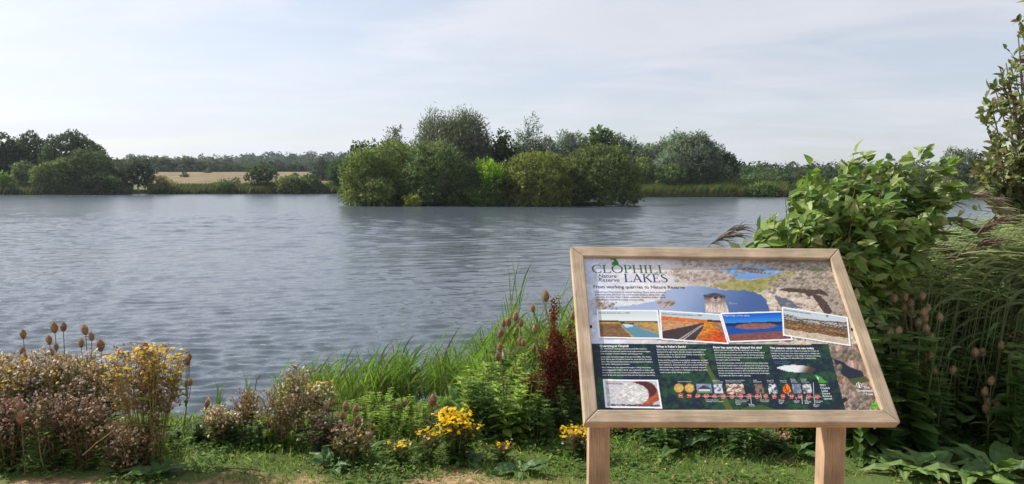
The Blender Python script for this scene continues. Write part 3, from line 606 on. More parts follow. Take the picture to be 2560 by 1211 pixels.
def print_colours(U, V):
    """the printed picture, colours in sRGB 0-255"""
    n1 = fbm(U * .012, V * .02, 1); n2 = fbm(U * .05, V * .07, 2); n3 = fbm(U * .13, V * .13, 3)
    C = np.zeros(U.shape + (3,))
    U0, V0 = U, V; U = U + (fbm(U0 * .03, V0 * .03, 61) - .5) * 34 + (n3 - .5) * 12; V = V + (fbm(U0 * .03, V0 * .03, 62) - .5) * 16 + (fbm(U0 * .13, V0 * .13, 63) - .5) * 8   # ragged natural outlines
    def mixc(a, b, f): return a * (1 - f[..., None]) + b * f[..., None]
    def fill(mask, c): C[mask] = c if np.ndim(c) == 1 else c[mask]
    # aerial photograph
    C[:] = mixc(rgb(222, 220, 224), rgb(190, 176, 160), sstep(350, 1400, U + V * .25))
    C[:] = mixc(C, rgb(190, 200, 222), sstep(500, 60, U) * .8)
    C[:] += ((n1 - .5) * 40 + (n2 - .5) * 34 + (n3 - .5) * 30)[..., None]
    f = sstep(170, 120, V) * sstep(350, 900, U); C[:] = mixc(C, rgb(152, 150, 160), f * .7)
    f = sstep(175, 110, V) * sstep(1150, 1350, U); C[:] = mixc(C, rgb(86, 100, 82), f * .8)
    w3 = sstep(.4, .65, n2 * .5 + n3 * .5) * sstep(650, 800, U) * sstep(310, 280, V); C[:] = mixc(C, rgb(126, 112, 104), w3 * .45)
    w2 = sstep(.35, .7, n2 * .5 + n3 * .5) * sstep(1250, 1400, U); C[:] = mixc(C, rgb(112, 100, 86), w2 * .7)
    fill(inpoly(U, V, [(1560, 180), (1640, 178), (1650, 200), (1570, 206)]), rgb(112, 140, 78))
    fill(inpoly(U, V, [(955, 196), (1010, 186), (1110, 166), (1265, 164), (1395, 206), (1300, 236), (1150, 250), (1092, 244), (1068, 218)]), mixc(rgb(128, 168, 214) + 0 * C, rgb(112, 146, 196), sstep(160, 250, V)))
    fill(inpoly(U, V, [(1085, 182), (1150, 174), (1278, 190), (1282, 214), (1220, 210), (1130, 200)]) & (n3 > .35), rgb(120, 104, 94))
    fill(inpoly(U, V, [(900, 296), (960, 268), (1060, 246), (1180, 254), (1330, 226), (1440, 200), (1470, 214), (1340, 252), (1330, 290), (1240, 330), (1060, 318)]), rgb(150, 146, 88) + ((n2 - .5) * 70)[..., None])
    lake = inpoly(U, V, [(640, 322), (760, 292), (880, 292), (1010, 318), (1150, 318), (1240, 345), (1285, 390), (1300, 470), (190, 470), (190, 430), (420, 415), (590, 385)])
    fill(lake, mixc(rgb(158, 174, 204) + 0 * C, rgb(70, 96, 146), sstep(600, 1250, U + (V - 380) * .6)))
    for (a, b_, rr) in [(640, 400, 58), (700, 205, 50), (770, 225, 60), (830, 230, 55), (900, 235, 60), (950, 240, 62), (1010, 240, 58), (880, 262, 45), (960, 270, 45), (220, 405, 70)]:
        d = np.hypot(U - a, (V - b_) * 1.5) / rr; k = (d < 1) & (n3 > .28 + .3 * d); C[k] = rgb(178, 160, 148) * (.72 + .5 * n3[k])[:, None]
    k = inpoly(U, V, [(1270, 330), (1360, 300), (1620, 360), (1730, 480), (1860, 680), (1300, 650), (1310, 470)]); C[k] = (rgb(204, 188, 170) * (.66 + .3 * n2 + .35 * n3)[..., None])[k]
    k = inpoly(U, V, [(1330, 350), (1420, 380), (1500, 430), (1380, 440), (1350, 400)]); C[k] = rgb(98, 104, 122)
    rb = rng_(88)      # scattered tree crowns of the aerial view
    def blobs(zones, fade=1.0, tall=.72):
        for (a0, a1, b0, b1, cnt) in zones:
            for _ in range(cnt):
                a, b2, rr = rb.uniform(a0, a1), rb.uniform(b0, b1), rb.uniform(6, 17); sel = (np.abs(U0 - a) < rr) & (np.abs(V0 - b2) < rr * tall * 1.1)
                if not sel.any(): continue
                du, dv = (U0[sel] - a) / rr, (V0[sel] - b2) / (rr * tall); dq = du * du + dv * dv; cc = C[sel]; tn = rgb(*[(190, 172, 156), (166, 148, 130), (148, 132, 122), (150, 146, 112), (120, 112, 100)][int(rb.integers(5))]) * fade
                al = np.clip((1 - dq) * 2.2, 0, .72 if a0 >= 1280 or b1 > 300 else .42)[:, None]; C[sel] = cc * (1 - al) + al * tn[None] * (.86 - .30 * dv - .16 * du)[:, None]
    blobs([(700, 1080, 190, 262, 90), (1080, 1290, 176, 206, 26), (1290, 1720, 150, 330, 150), (1300, 1800, 330, 640, 150), (700, 1500, 118, 165, 90), (200, 330, 395, 440, 22), (590, 700, 380, 425, 16)])
    U, V = U0, V0
    # otter head
    fur = fbm(U * .25, V * .06, 66)
    neck = inpoly(U, V, [(893, 375), (1015, 375), (1024, 400), (1040, 460), (893, 460), (888, 410)]); C[neck] = (mixc(rgb(128, 112, 104) + 0 * C, rgb(206, 190, 176), sstep(372, 425, V)) * (.62 + .7 * fur)[..., None])[neck]
    hd = (((U - 950) / 66) ** 2 + ((V - 367) / 31) ** 2 < 1); C[hd] = (mixc(rgb(78, 70, 78) + 0 * C, rgb(150, 134, 126), sstep(345, 392, V)) * (.7 + .55 * fur)[..., None])[hd]
    for (a, b_, rr) in [(889, 353, 9), (1010, 357, 9)]: C[np.hypot(U - a, V - b_) < rr] = rgb(74, 64, 68)
    mz = (((U - 956) / 32) ** 2 + ((V - 377) / 16) ** 2 < 1); C[mz] = (rgb(176, 160, 150) * (.75 + .45 * fur)[..., None])[mz]
    for (a, b_, ra, rv) in [(956, 366, 13, 7), (920, 360, 6, 5), (990, 360, 6, 5), (956, 383, 10, 2.5)]: C[((U - a) / ra) ** 2 + ((V - b_) / rv) ** 2 < 1] = rgb(34, 30, 36)
    # flying martin
    for poly in ([(1343, 317), (1400, 304), (1470, 306), (1560, 316), (1620, 311), (1650, 330), (1676, 358), (1600, 340), (1560, 352), (1520, 336), (1440, 330)], [(1556, 338), (1616, 352), (1660, 395), (1692, 450), (1660, 488), (1625, 440), (1596, 392)], [(1520, 326), (1560, 320), (1580, 345), (1545, 360), (1522, 348)]):
        k = inpoly(U, V, poly); C[k] = (rgb(84, 66, 60) * (.65 + .6 * fbm(U * .2, V * .03, 9))[..., None])[k]
    # snapshots
    def snap(q, paint, shadow=True):
        s, t = st_of(U, V, q)
        if shadow:
            k = (s > -.006) & (s < 1.012) & (t > 0) & (t < 1.03); C[k] *= .62
        C[(s >= 0) & (s <= 1) & (t >= 0) & (t <= 1)] = rgb(238, 240, 246)
        k = (s > .017) & (s < .983) & (t > .035) & (t < .962); C[k] = paint(s, t)[k]
    def p1(s, t):
        c = mixc(rgb(196, 208, 214) + 0 * C, rgb(222, 226, 222), sstep(0, .4, t)); nn = fbm(s * 30, t * 40, 5)
        k = t > .40; c[k] = (rgb(182, 142, 78) * (.75 + .5 * nn)[..., None])[k]
        k = (t > .38) & (t < .43); c[k] = rgb(78, 70, 52)
        k = inpoly(s, t, [(0, .5), (.36, .5), (.42, .68), (.55, 1), (0, 1)]); c[k] = (rgb(128, 98, 66) * (.6 + .7 * nn)[..., None])[k]
        k = inpoly(s, t, [(.38, .5), (.56, .48), (.7, .66), (1, .86), (1, 1), (.62, 1), (.45, .72)]); c[k] = rgb(92, 140, 156)
        k = inpoly(s, t, [(.40, .5), (.55, .48), (.58, .58), (.46, .62)]); c[k] = rgb(196, 210, 216)
        k = inpoly(s, t, [(.36, .44), (.60, .44), (.58, .50), (.38, .50)]); c[k] = rgb(74, 52, 44)
        k = inpoly(s, t, [(.58, .50), (.68, .52), (1, .72), (1, .84), (.7, .66)]); c[k] = (rgb(150, 132, 104) * (.7 + .6 * nn)[..., None])[k]
        return c
    def p2(s, t):
        nn = fbm(s * 26, t * 50, 6); c = mixc(rgb(186, 200, 208) + 0 * C, rgb(206, 212, 212), t)
        k = t > .2 + .06 * s; c[k] = (rgb(206, 112, 46) * (.72 + .55 * nn)[..., None])[k]
        k = (t > .36) & (s < .62); c[k] = (rgb(188, 142, 104) * (.7 + .6 * nn)[..., None])[k]
        k = inpoly(s, t, [(0, .74), (.35, .55), (.68, .36), (.74, .36), (.48, 1), (0, 1)]); c[k] = (rgb(66, 54, 56) * (.75 + .5 * nn)[..., None])[k]
        for o_ in (0, .06): c[inpoly(s, t, [(.24 + o_, .98), (.66 + o_ * .3, .42), (.672 + o_ * .3, .42), (.265 + o_, .98)])] = rgb(190, 180, 176)
        k = inpoly(s, t, [(.70, .34), (.82, .34), (1, .72), (1, 1), (.50, 1), (.66, .62)]); c[k] = (mixc(rgb(218, 150, 46) + 0 * C, rgb(206, 76, 34), sstep(.6, 1, t * .5 + s * .6)) * (.5 + .9 * nn)[..., None])[k]
        k = inpoly(s, t, [(.84, .36), (.90, .34), (1, .5), (1, .68)]); c[k] = rgb(120, 116, 120)
        k = (t > .19 + .05 * s) & (t < .27 + .05 * s) & (s > .76); c[k] = rgb(66, 56, 48)
        return c
    def p3(s, t):
        nn = fbm(s * 22, t * 60, 7); c = mixc(rgb(14, 84, 188) + 0 * C, rgb(52, 132, 214), sstep(0, .36, t))
        k = t > .36; c[k] = rgb(28, 40, 66)
        k = t > .46; c[k] = (rgb(22, 78, 160) * (.85 + .3 * nn)[..., None])[k]
        k = ((s - .50) / .33) ** 2 + ((t - .49) / .10) ** 2 < 1; c[k] = (rgb(142, 92, 86) * (.75 + .5 * nn)[..., None])[k]
        k = t > .74 - .05 * s; c[k] = (rgb(132, 80, 74) * (.68 + .6 * nn)[..., None])[k]
        return c
    def p4(s, t):
        nn = fbm(s * 8, t * 70, 8); c = mixc(rgb(190, 200, 206) + 0 * C, rgb(205, 214, 216), t)
        e = .22 + .05 * np.sin(s * 4); k = t > e; c[k] = (mixc(rgb(92, 78, 64) + 0 * C, rgb(172, 120, 62), sstep(.45, .65, nn)) * (.5 + .9 * fbm(s * 40, t * 60, 4))[..., None])[k]
        k = (t > e) & (t < .42) & (nn > .52); c[k] = rgb(176, 176, 172)
        k = t > .70 + .10 * fbm(s * 8, t * 3, 2); c[k] = (rgb(206, 186, 160) * (.72 + .45 * fbm(s * 30, t * 30, 3))[..., None])[k]
        return c
    def p5(s, t):
        nn = fbm(s * 26, t * 22, 12); c = rgb(206, 204, 208) * (.72 + .45 * nn)[..., None]
        k = ((s - .70) / .27) ** 2 + ((t - .42) / .40) ** 2 < 1; c[k] = (rgb(172, 92, 54) * (.75 + .5 * nn)[..., None])[k]
        k = ((s - .72) / .23) ** 2 + ((t - .34) / .30) ** 2 < 1; c[k] = rgb(86, 42, 42)
        k = ((s - .52) / .28) ** 2 + ((t - .50) / .38) ** 2 < 1; c[k] = (rgb(224, 222, 218) * (.62 + .6 * nn)[..., None])[k]
        k = inpoly(s, t, [(.45, .95), (.8, .78), (.98, .5), (.98, .7), (.7, 1)]); c[k] = (rgb(168, 88, 50) * (.7 + .6 * nn)[..., None])[k]
        k = (t > .86) & (nn > .45); c[k] = rgb(92, 74, 92)
        return c
    # dark green text block
    low = V > 652 + 0 * U
    k = low & inpoly(U, V, [(100, 655), (1664, 662), (1790, 1110), (100, 1110)])
    g_ = mixc(rgb(28, 40, 56) + 0 * C, rgb(40, 78, 48), sstep(.42, .66, n1 * .5 + n2 * .5)); C[k] = g_[k]
    k2 = k & inpoly(U, V, [(846, 715), (872, 720), (1075, 1085), (1030, 1085)]); C[k2] = rgb(78, 96, 44)
    k2 = k & inpoly(U, V, [(1120, 1062), (1240, 1040), (1400, 1090), (1100, 1090)]); C[k2] = rgb(62, 86, 40)
    k = low & inpoly(U, V, [(1664, 655), (1900, 655), (2100, 1110), (1787, 1110)])
    b_ = rgb(160, 134, 120) * (.5 + 1.0 * fbm(U * .06, V * .03, 14))[..., None]; C[k] = b_[k]
    C[k & inpoly(U, V, [(1700, 748), (1760, 770), (1800, 800), (1880, 830), (1900, 880), (1800, 880), (1720, 830)])] = rgb(40, 44, 58)
    C[k & inpoly(U, V, [(1790, 880), (1900, 860), (1930, 890), (1830, 920)])] = rgb(74, 86, 46)
    for (a, c0, rr) in [(1748, 880, 20), (1766, 724, 24)]: C[np.hypot(U - a, V - c0) < rr * (.7 + .5 * n3)] = rgb(206, 142, 66)
    blobs([(1680, 1850, 660, 745, 60), (1690, 1760, 800, 1000, 60), (1780, 1960, 920, 1070, 120), (1760, 1920, 690, 760, 40)], .86, 1.3); C[~inpoly(U, V, [(1664, 650), (2200, 650), (2200, 1120), (1787, 1120)]) & (V > 655) & (U > 1560)] = g_[~inpoly(U, V, [(1664, 650), (2200, 650), (2200, 1120), (1787, 1120)]) & (V > 655) & (U > 1560)]
    C[inpoly(U, V, [(1664, 1052), (1780, 990), (1790, 1012), (1690, 1085)])] = rgb(34, 44, 46)
    snap([(204, 440), (592, 445), (613, 626), (220, 620)], p1); snap([(600, 444), (986, 468), (1040, 658), (613, 630)], p2)
    snap([(985, 462), (1372, 450), (1446, 632), (1040, 648)], p3); snap([(1373, 422), (1790, 488), (1809, 671), (1382, 604)], p4)
    snap([(247, 880), (592, 885), (620, 1064), (264, 1058)], p5)
    k = inpoly(U, V, [(1560, 345), (1600, 360), (1690, 450), (1660, 488), (1625, 440), (1600, 400)]); C[k] = (rgb(84, 66, 60) * (.65 + .6 * fbm(U * .2, V * .03, 9))[..., None])[k]
    # tadpole picture, coins and the time-line pictures
    k = inpoly(U, V, [(1337, 808), (1390, 792), (1450, 789), (1540, 796), (1588, 812), (1586, 826), (1550, 838), (1500, 838), (1420, 832)]); C[k] = (mixc(rgb(224, 226, 228) + 0 * C, rgb(74, 60, 52), sstep(1470, 1560, U + (V - 815) * .6)))[k]
    for a in (725, 792):
        d = np.hypot(U - a, (V - 935) * 1.08); k = d < 32; C[k] = (rgb(214, 176, 96) * (.7 + .5 * n3)[..., None])[k]; C[(d < 32) & (d > 28)] = rgb(150, 112, 52)
    def pic(q, fn): snap(q, fn, False) if False else None
    def rect(q, c1, c2, sc=20, split=None):
        s, t = st_of(U, V, q); k = (s > 0) & (s < 1) & (t > 0) & (t < 1); f = sstep(.35, .65, fbm(s * sc * .2, t * sc * .2, int(q[0][0]))); c = mixc(rgb(*c1) + 0 * C, rgb(*c2), f)
        if split is not None: c[t > split[0]] = rgb(*split[1]); c[inpoly(s, t, [(.05, .55), (.5, .15), (.95, .5), (.95, .6)])] = rgb(72, 56, 56); c[inpoly(s, t, [(.16, .58), (.84, .58), (.84, .78), (.16, .78)])] = rgb(196, 208, 228)
        C[k] = c[k]
    rect([(830, 908), (925, 908), (938, 966), (840, 968)], (112, 130, 168), (150, 160, 186), split=(.78, (96, 132, 66)))
    rect([(942, 908), (996, 908), (1004, 966), (952, 968)], (210, 214, 222), (96, 100, 118), 22)
    rect([(1021, 908), (1130, 908), (1140, 970), (1030, 970)], (224, 220, 216), (140, 92, 64), 44)
    rect([(1200, 908), (1255, 908), (1264, 968), (1210, 970)], (58, 50, 62), (140, 110, 96), 16)
    rect([(1285, 908), (1340, 908), (1350, 968), (1296, 970)], (226, 228, 232), (66, 70, 82), 20)
    rect([(1437, 908), (1490, 908), (1500, 970), (1448, 970)], (156, 160, 178), (104, 110, 136), 18)
    rect([(1500, 908), (1556, 908), (1566, 970), (1512, 970)], (212, 210, 212), (82, 78, 82), 20)
    k = inpoly(U, V, [(1380, 955), (1384, 930), (1400, 908), (1412, 912), (1424, 930), (1434, 955), (1412, 970), (1396, 968)]); C[k] = (mixc(rgb(236, 150, 34) + 0 * C, rgb(196, 40, 22), sstep(.4, .6, n3)))[k]
    C[(np.abs(V - (984 + (U - 736) * .0075)) < 1.2) & (U > 736) & (U < 1622)] = rgb(150, 156, 160)
    for i in range(17):
        a = 736 + i * 53.8; b0 = 983.5 + i * .4; d = np.hypot(U - a, V - b0); C[d < 14.5] = rgb(196, 52, 44); C[(d < 14.5) & (d > 12)] = rgb(214, 150, 140); C[(np.abs(U - a) < 9) & (np.abs(V - b0) < 2.2)] = rgb(226, 190, 186)
    d = np.hypot(U - 1960, V - 1046); C[d < 21] = rgb(96, 178, 40); C[(d < 19) & (np.abs(V - 1046) < 2)] = rgb(44, 96, 30)
    return np.clip(C, 6, 250)

# serif capitals, unit cap height, as lists of (polyline, widths)
def serif(ch):
    S, T = .15, .05
    v = lambda x, w=S: ([(x, 0), (x, 1)], [w, w]); h = lambda y, a, b, w=T: ([(a, y), (b, y)], [w, w])
    sf = lambda x, y, w=.34: h(y, x - w / 2, x + w / 2, T)
    def arc(cx, cy, rx, ry, a0, a1, wx, wt, n=26):
        t = np.radians(np.linspace(a0, a1, n)); return ([(cx + rx * math.cos(a), cy + ry * math.sin(a)) for a in t], [wt + (wx - wt) * abs(math.cos(a)) ** 1.3 for a in t])
    if ch == 'I': return [v(.2), sf(.2, .025), sf(.2, .975)], .46
    if ch == 'L': return [v(.2), sf(.2, .975), h(.025, .03, .74), ([(.72, 0), (.76, .26)], [.09, .02])], .84
    if ch == 'H': return [v(.2), v(.84), sf(.2, .025), sf(.2, .975), sf(.84, .025), sf(.84, .975), h(.51, .2, .84)], 1.06
    if ch == 'P': return [v(.2), sf(.2, .025), sf(.16, .975, .26), arc(.38, .735, .30, .245, -90, 90, .15, .045), h(.98, .2, .38), h(.49, .2, .38)], .78
    if ch == 'E': return [v(.2), h(.025, .03, .70), h(.975, .03, .66), h(.52, .2, .52), ([(.68, 0), (.73, .24)], [.09, .02]), ([(.64, 1), (.67, .8)], [.08, .02]), ([(.52, .42), (.52, .62)], [.03, .03])], .82
    if ch == 'O': return [arc(.54, .5, .44, .485, 0, 360, .17, .05, 44)], 1.1
    if ch == 'C': return [arc(.54, .5, .44, .485, 48, 312, .17, .05, 40), ([(.83, .87), (.86, .68)], [.07, .02]), ([(.83, .13), (.86, .30)], [.05, .02])], .96
    if ch == 'A': return [([(.12, 0), (.50, 1.0)], [.055, .055]), ([(.50, 1.0), (.86, 0)], [.16, .16]), h(.34, .26, .72), sf(.12, .025, .28), sf(.86, .025, .34)], 1.02
    if ch == 'K': return [v(.2), sf(.2, .025), sf(.2, .975), ([(.27, .46), (.74, .96)], [.055, .055]), ([(.42, .58), (.86, .02)], [.16, .16]), sf(.74, .975, .3), sf(.88, .025, .3)], 1.0
    if ch == 'S': return [([(.60, .76), (.58, .90), (.46, .965), (.32, .97), (.19, .90), (.15, .78), (.20, .66), (.34, .57), (.50, .48), (.62, .37), (.64, .22), (.56, .09), (.40, .03), (.25, .04), (.13, .13), (.10, .28)], [.03, .05, .06, .07, .11, .14, .15, .165, .17, .165, .15, .11, .07, .06, .05, .03])], .78
def strokes(g, st, ox, oy, sc, z, col, sx=1.0):
    for pl, ws in st:
        p = np.array(pl, float); p[:, 0] *= sx; n = len(p); tg = np.gradient(p, axis=0) if n > 2 else np.repeat(p[1:] - p[:1], 2, 0)
        tg = unit(tg); nr = np.c_[-tg[:, 1], tg[:, 0]]; w = np.array(ws)[:, None] * .5
        A, B = p - nr * w, p + nr * w
        for i in range(n - 1):
            q = [A[i], B[i], B[i + 1], A[i + 1]]; g.quads([[(ox + x * sc, oy + y * sc, z) for x, y in q]], col)
def word(g, s, u0, v0, u1, vtop, z, col):
    (x0, y0), (x1, _), (_, yt) = m_of(u0, v0), m_of(u1, v0), m_of(u0, vtop); sc = float(yt - y0)
    adv = sum(serif(c)[1] for c in s); sx = (x1 - x0) / (adv * sc); x = float(x0)
    for c in s:
        st, a = serif(c); strokes(g, st, x, float(y0), sc, z, col, sx); x += a * sx * sc
FCACHE = {}
def font_line(body, bold=0.0, shear=0.0):
    cu = bpy.data.curves.new('line', 'FONT'); cu.body = body; cu.size = 1; cu.resolution_u = 2; cu.offset = bold; cu.shear = shear
    o = bpy.data.objects.new('line', cu); me = bpy.data.meshes.new_from_object(o)
    V = np.array([v.co[:] for v in me.vertices]); me.calc_loop_triangles(); T = np.array([t.vertices[:] for t in me.loop_triangles])
    bpy.data.objects.remove(o); bpy.data.curves.remove(cu); bpy.data.meshes.remove(me)
    return V, T
def line(g, body, u0, v0, u1, z, col, bold=0., shear=0., v1=None, hs=1.0):
    V, T = font_line(body, bold, shear)
    x0, y0 = m_of(u0, v0); x1, y1 = m_of(u1, v0 if v1 is None else v1)
    Lw = math.hypot(x1 - x0, y1 - y0) if v1 is not None else x1 - x0
    a = math.atan2(y1 - y0, x1 - x0) if v1 is not None else 0
    s = Lw / (V[:, 0].max() - V[:, 0].min()); X = (V[:, 0] - V[:, 0].min()) * s; Yv = V[:, 1] * s * hs
    P = np.c_[x0 + X * math.cos(a) - Yv * math.sin(a), y0 + X * math.sin(a) + Yv * math.cos(a), np.full(len(X), z)]
    g.tris(P[T], col)

def build_sign():
    root = thing('information_board', 'oak framed nature reserve information board sloping on two square posts', 'sign', (SIGN_O.x, SIGN_O.y, 0.0))
    base = Matrix.Translation((0, 0, SIGN_O.z)) @ SR
    hw, t, dz = BW / 2, FT, .036
    mem = [('bottom_rail', [(-hw, 0), (hw, 0), (hw - t, t), (-hw + t, t)], WX), ('top_rail', [(-hw, BL), (-hw + t, BL - t), (hw - t, BL - t), (hw, BL)], WX),
           ('side_stile', [(-hw, 0), (-hw + t, t), (-hw + t, BL - t), (-hw, BL)], WY_), ('side_stile', [(hw, 0), (hw, BL), (hw - t, BL - t), (hw - t, t)], WY_)]
    for nm, poly, mt in mem:
        c = np.mean(poly, 0); c3 = Vector((c[0], c[1], 0)); k = .9992
        pl = [((x - c[0]) * k, (y - c[1]) * k) for x, y in poly]; v, f = prism(pl, -dz, 0)
        bm_obj(nm, v, f, mt, root, .0035, base @ Matrix.Translation(c3))
    v, f = prism([(-hw + .01, .01), (hw - .01, .01), (hw - .01, BL - .01), (-hw + .01, BL - .01)], -.034, -.019)
    bm_obj('backing_board', v, f, WX, root, 0, base)
    # printed sheet
    nx, ny = 400, 270; x = np.linspace(-hw + .03, hw - .03, nx); y = np.linspace(.03, BL - .022, ny)
    Yg, Xg = np.meshgrid(y, x, indexing='ij'); U, V = u_of(Xg, Yg); C = print_colours(U, V) / 255
    C = np.where(C <= .04045, C / 12.92, ((C + .055) / 1.055) ** 2.4)
    m, tt = new_mat('printed_sheet'); N = tt.nodes.new; K = tt.links.new
    a = N('ShaderNodeAttribute'); a.attribute_name = 'Col'; p = N('ShaderNodeBsdfPrincipled'); p.inputs['Roughness'].default_value = .28; p.inputs['Specular IOR Level'].default_value = .3
    K(a.outputs['Color'], p.inputs['Base Color']); o = N('ShaderNodeOutputMaterial'); K(p.outputs[0], o.inputs[0])
    me = grid_mesh('printed_sheet', np.stack([Xg, Yg, np.full_like(Xg, -.014)], -1).reshape(-1, 3), ny, nx, m, C.reshape(-1, 3), False)
    sheet = link('printed_sheet', me, root); sheet.matrix_local = base
    sheet['label'] = 'printed sheet with aerial lake photograph, snapshots, text and time line'
    ink = matte('ink', .45, 5, 0, 0)
    Zt = -.0136
    WHT, NAVY = (.86, .88, .9), lin(44, 56, 96)
    def letter(g, nm='lettering'): return g.build(nm, ink, sheet)
    g = Geo(); word(g, 'CLOPHILL', 176, 208, 652, 158, Zt, lin(62, 112, 40)); word(g, 'LAKES', 380, 266, 660, 216, Zt, lin(24, 62, 118)); letter(g, 'title_lettering')
    g = Geo(); line(g, 'Nature', 217, 238, 332, Zt, lin(78, 80, 82), 0, .22); line(g, 'Reserve', 217, 264, 350, Zt, lin(78, 80, 82), 0, .22); letter(g)
    g = Geo(); line(g, 'From working quarries to Nature Reserve', 187, 305, 761, Zt, lin(66, 70, 86), .012); letter(g)
    g = Geo()
    for b_, u0, v0, u1 in [('Clophill has a long history of mineral working. There were extensive', 193, 333, 638), ('gravel and sand pits from the seventeenth century, along with clay,', 195, 349, 636), ("coprolite, and later Fuller's Earth extraction. Extensive Fuller's Earth", 197, 365, 640), ('quarrying has formed the Lakes you see today.', 199, 381, 505)]: line(g, b_, u0, v0, u1, Zt, NAVY, .006)
    letter(g)
    g = Geo()
    for b_, u0, v0, u1 in [('Quarrying at Clophill', 226, 676, 407), ("What is Fuller's Earth?", 583, 680, 770), ('How has quarrying shaped the site?', 942, 685, 1250), ('The nature reserve we see today', 1300, 689, 1578)]: line(g, b_, u0, v0, u1, Zt, WHT, .028)
    letter(g, 'heading_lettering')
    cols = [([("The 1934 British Geological Survey found Fuller's Earth in", 228, 691, 521), ('Clophill. In the post-war period, small scale extraction began,', 229, 707, 546), ('with a number of years between quarrying periods.', 231, 722, 496), ('Large-scale extraction began from the mid 1980s. The Fullers', 233, 742, 550), ('Earth Union, part of Laporte Industries, quarried the site until', 235, 757, 552), ("2000. The extracted Fuller's Earth was transported to Redhill in", 236, 773, 560), ('Surrey for refining and production.', 238, 788, 416), ('Much of the site was quarried through a rolling restoration,', 240, 809, 550), ("where digging for Fuller's Earth was undertaken in strips, with", 241, 825, 567), ('the soil from the most recent pit backfilling the previous. Much', 242, 841, 573), ('more of the site was quarried than just the lakes you see today.', 244, 857, 575)]),
            ([("Fuller's Earth is volcanic ash trapped in the Lower Greensand.", 586, 696, 898), ('Buried at the right depth, this ash changes chemically to', 588, 711, 880), ('become a clay. It can also be found further west along the', 590, 727, 890), ('Greensand Ridge, in Aspley Heath.', 592, 742, 770), ('It has very fine particles, meaning that substances can bind', 595, 763, 905), ('and soak into it. This makes it ideal for a wide variety of uses,', 597, 777, 913), ('from cosmetics, pharmaceuticals, and in special effects to', 600, 792, 900), ('decontaminating soldiers exposed to chemical weapons.', 602, 808, 900), ('Historically it was used as a detergent to clean and soften', 604, 824, 906), ("wool, as part of the 'fulling' process.", 607, 840, 793)]),
            ([('Quarry pits have created the two lakes and some of the', 946, 699, 1232), ('ponds you can see across the site. Pumps and ditches helped', 949, 714, 1265), ('to control the water levels across the site during quarrying.', 952, 730, 1260), ('The River Flit was also diverted to its current course so that', 955, 746, 1262), ('the quarry pits could be dug.', 958, 761, 1110), ('Some of the land was restored to arable farmland, whilst other', 963, 781, 1290), ('areas were seeded with a rich wildflower mix. Once quarrying', 966, 797, 1288), ('ceased, there was a substantial period when the future use of', 969, 813, 1293), ('the site was undetermined. In 2017, the Greensand Trust was', 972, 829, 1290), ('chosen to manage the future nature reserve and work began', 975, 845, 1297), ('to prepare the site for public opening.', 979, 860, 1178)]),
            ([('The different land uses have helped to create the mosaic of', 1303, 704, 1608), ('habitats we see today, from lakes and ponds to wildlife rich', 1307, 720, 1612), ('grassland. These support a wide range of species including', 1311, 735, 1617), ('otters, dragonflies and damselflies and wetland birds.', 1316, 750, 1592)])]
    for c_ in cols:
        g = Geo()
        for b_, u0, v0, u1 in c_: line(g, b_, u0, v0, u1, Zt, (.80, .83, .85), .008)
        letter(g)
    g = Geo(); line(g, 'Newly diverted river c.1994', 220, 465, 413, Zt, lin(96, 96, 92), .004, .2); line(g, 'Quarry works in operation c.1995', 617, 470, 870, Zt, lin(96, 88, 84), .004, .2, v1=483)
    line(g, 'Beginnings of the lakes', 1007, 482, 1172, Zt, lin(190, 214, 240), .006, .15); line(g, 'Sand martin nest holes', 1388, 446, 1556, Zt, lin(96, 96, 96), .004, .2, v1=471); line(g, "Fuller's Earth", 265, 911, 364, Zt, lin(112, 98, 96), .004, .15); letter(g, 'caption_lettering')
    g = Geo()
    for b_, u0, v0, u1 in [('The', 1892, 938, 1928), ('Greensand', 1848, 958, 1948), ('Trust', 1905, 980, 1951)]: line(g, b_, u0, v0, u1, Zt, WHT, .012)
    tt_ = np.radians(np.linspace(-40, 300, 30)); cx_, cy_ = m_of(1862, 918); strokes(g, [([(math.cos(a), math.sin(a)) for a in tt_], [.16] * 30), ([(-.1, -.9), (.05, 1.5)], [.6, .06])], float(cx_), float(cy_), .0085, Zt, WHT); letter(g, 'trust_emblem')
    g = Geo()
    for b_, u0, v0, u1 in [('2021', 1614, 923, 1650), ('Clophill', 1619, 941, 1676), ('Lakes', 1626, 958, 1665), ('Nature', 1630, 975, 1680), ('Reserve', 1634, 991, 1690), ('opened', 1640, 1007, 1691)]: line(g, b_, u0, v0, u1, Zt, (.75, .78, .8), .012)
    letter(g)
    g = Geo()
    for b_, u0, v0, u1 in [('Common Frog tadpole', 1327, 772, 1430), ('(Rana temporaria)', 1331, 783, 1414)]: line(g, b_, u0, v0, u1, Zt, lin(92, 132, 178), .004)
    for b_, u0, v0, u1 in [('Otter', 1040, 398, 1060), ('(Lutra lutra)', 1040, 406, 1092), ('Sand martin', 1456, 353, 1510), ('(Riparia riparia)', 1458, 361, 1524)]: line(g, b_, u0, v0, u1, Zt, lin(196, 204, 220) if u0 < 1200 else lin(92, 92, 108), .004)
    letter(g)
    g = Geo(); sm = (.66, .69, .71)
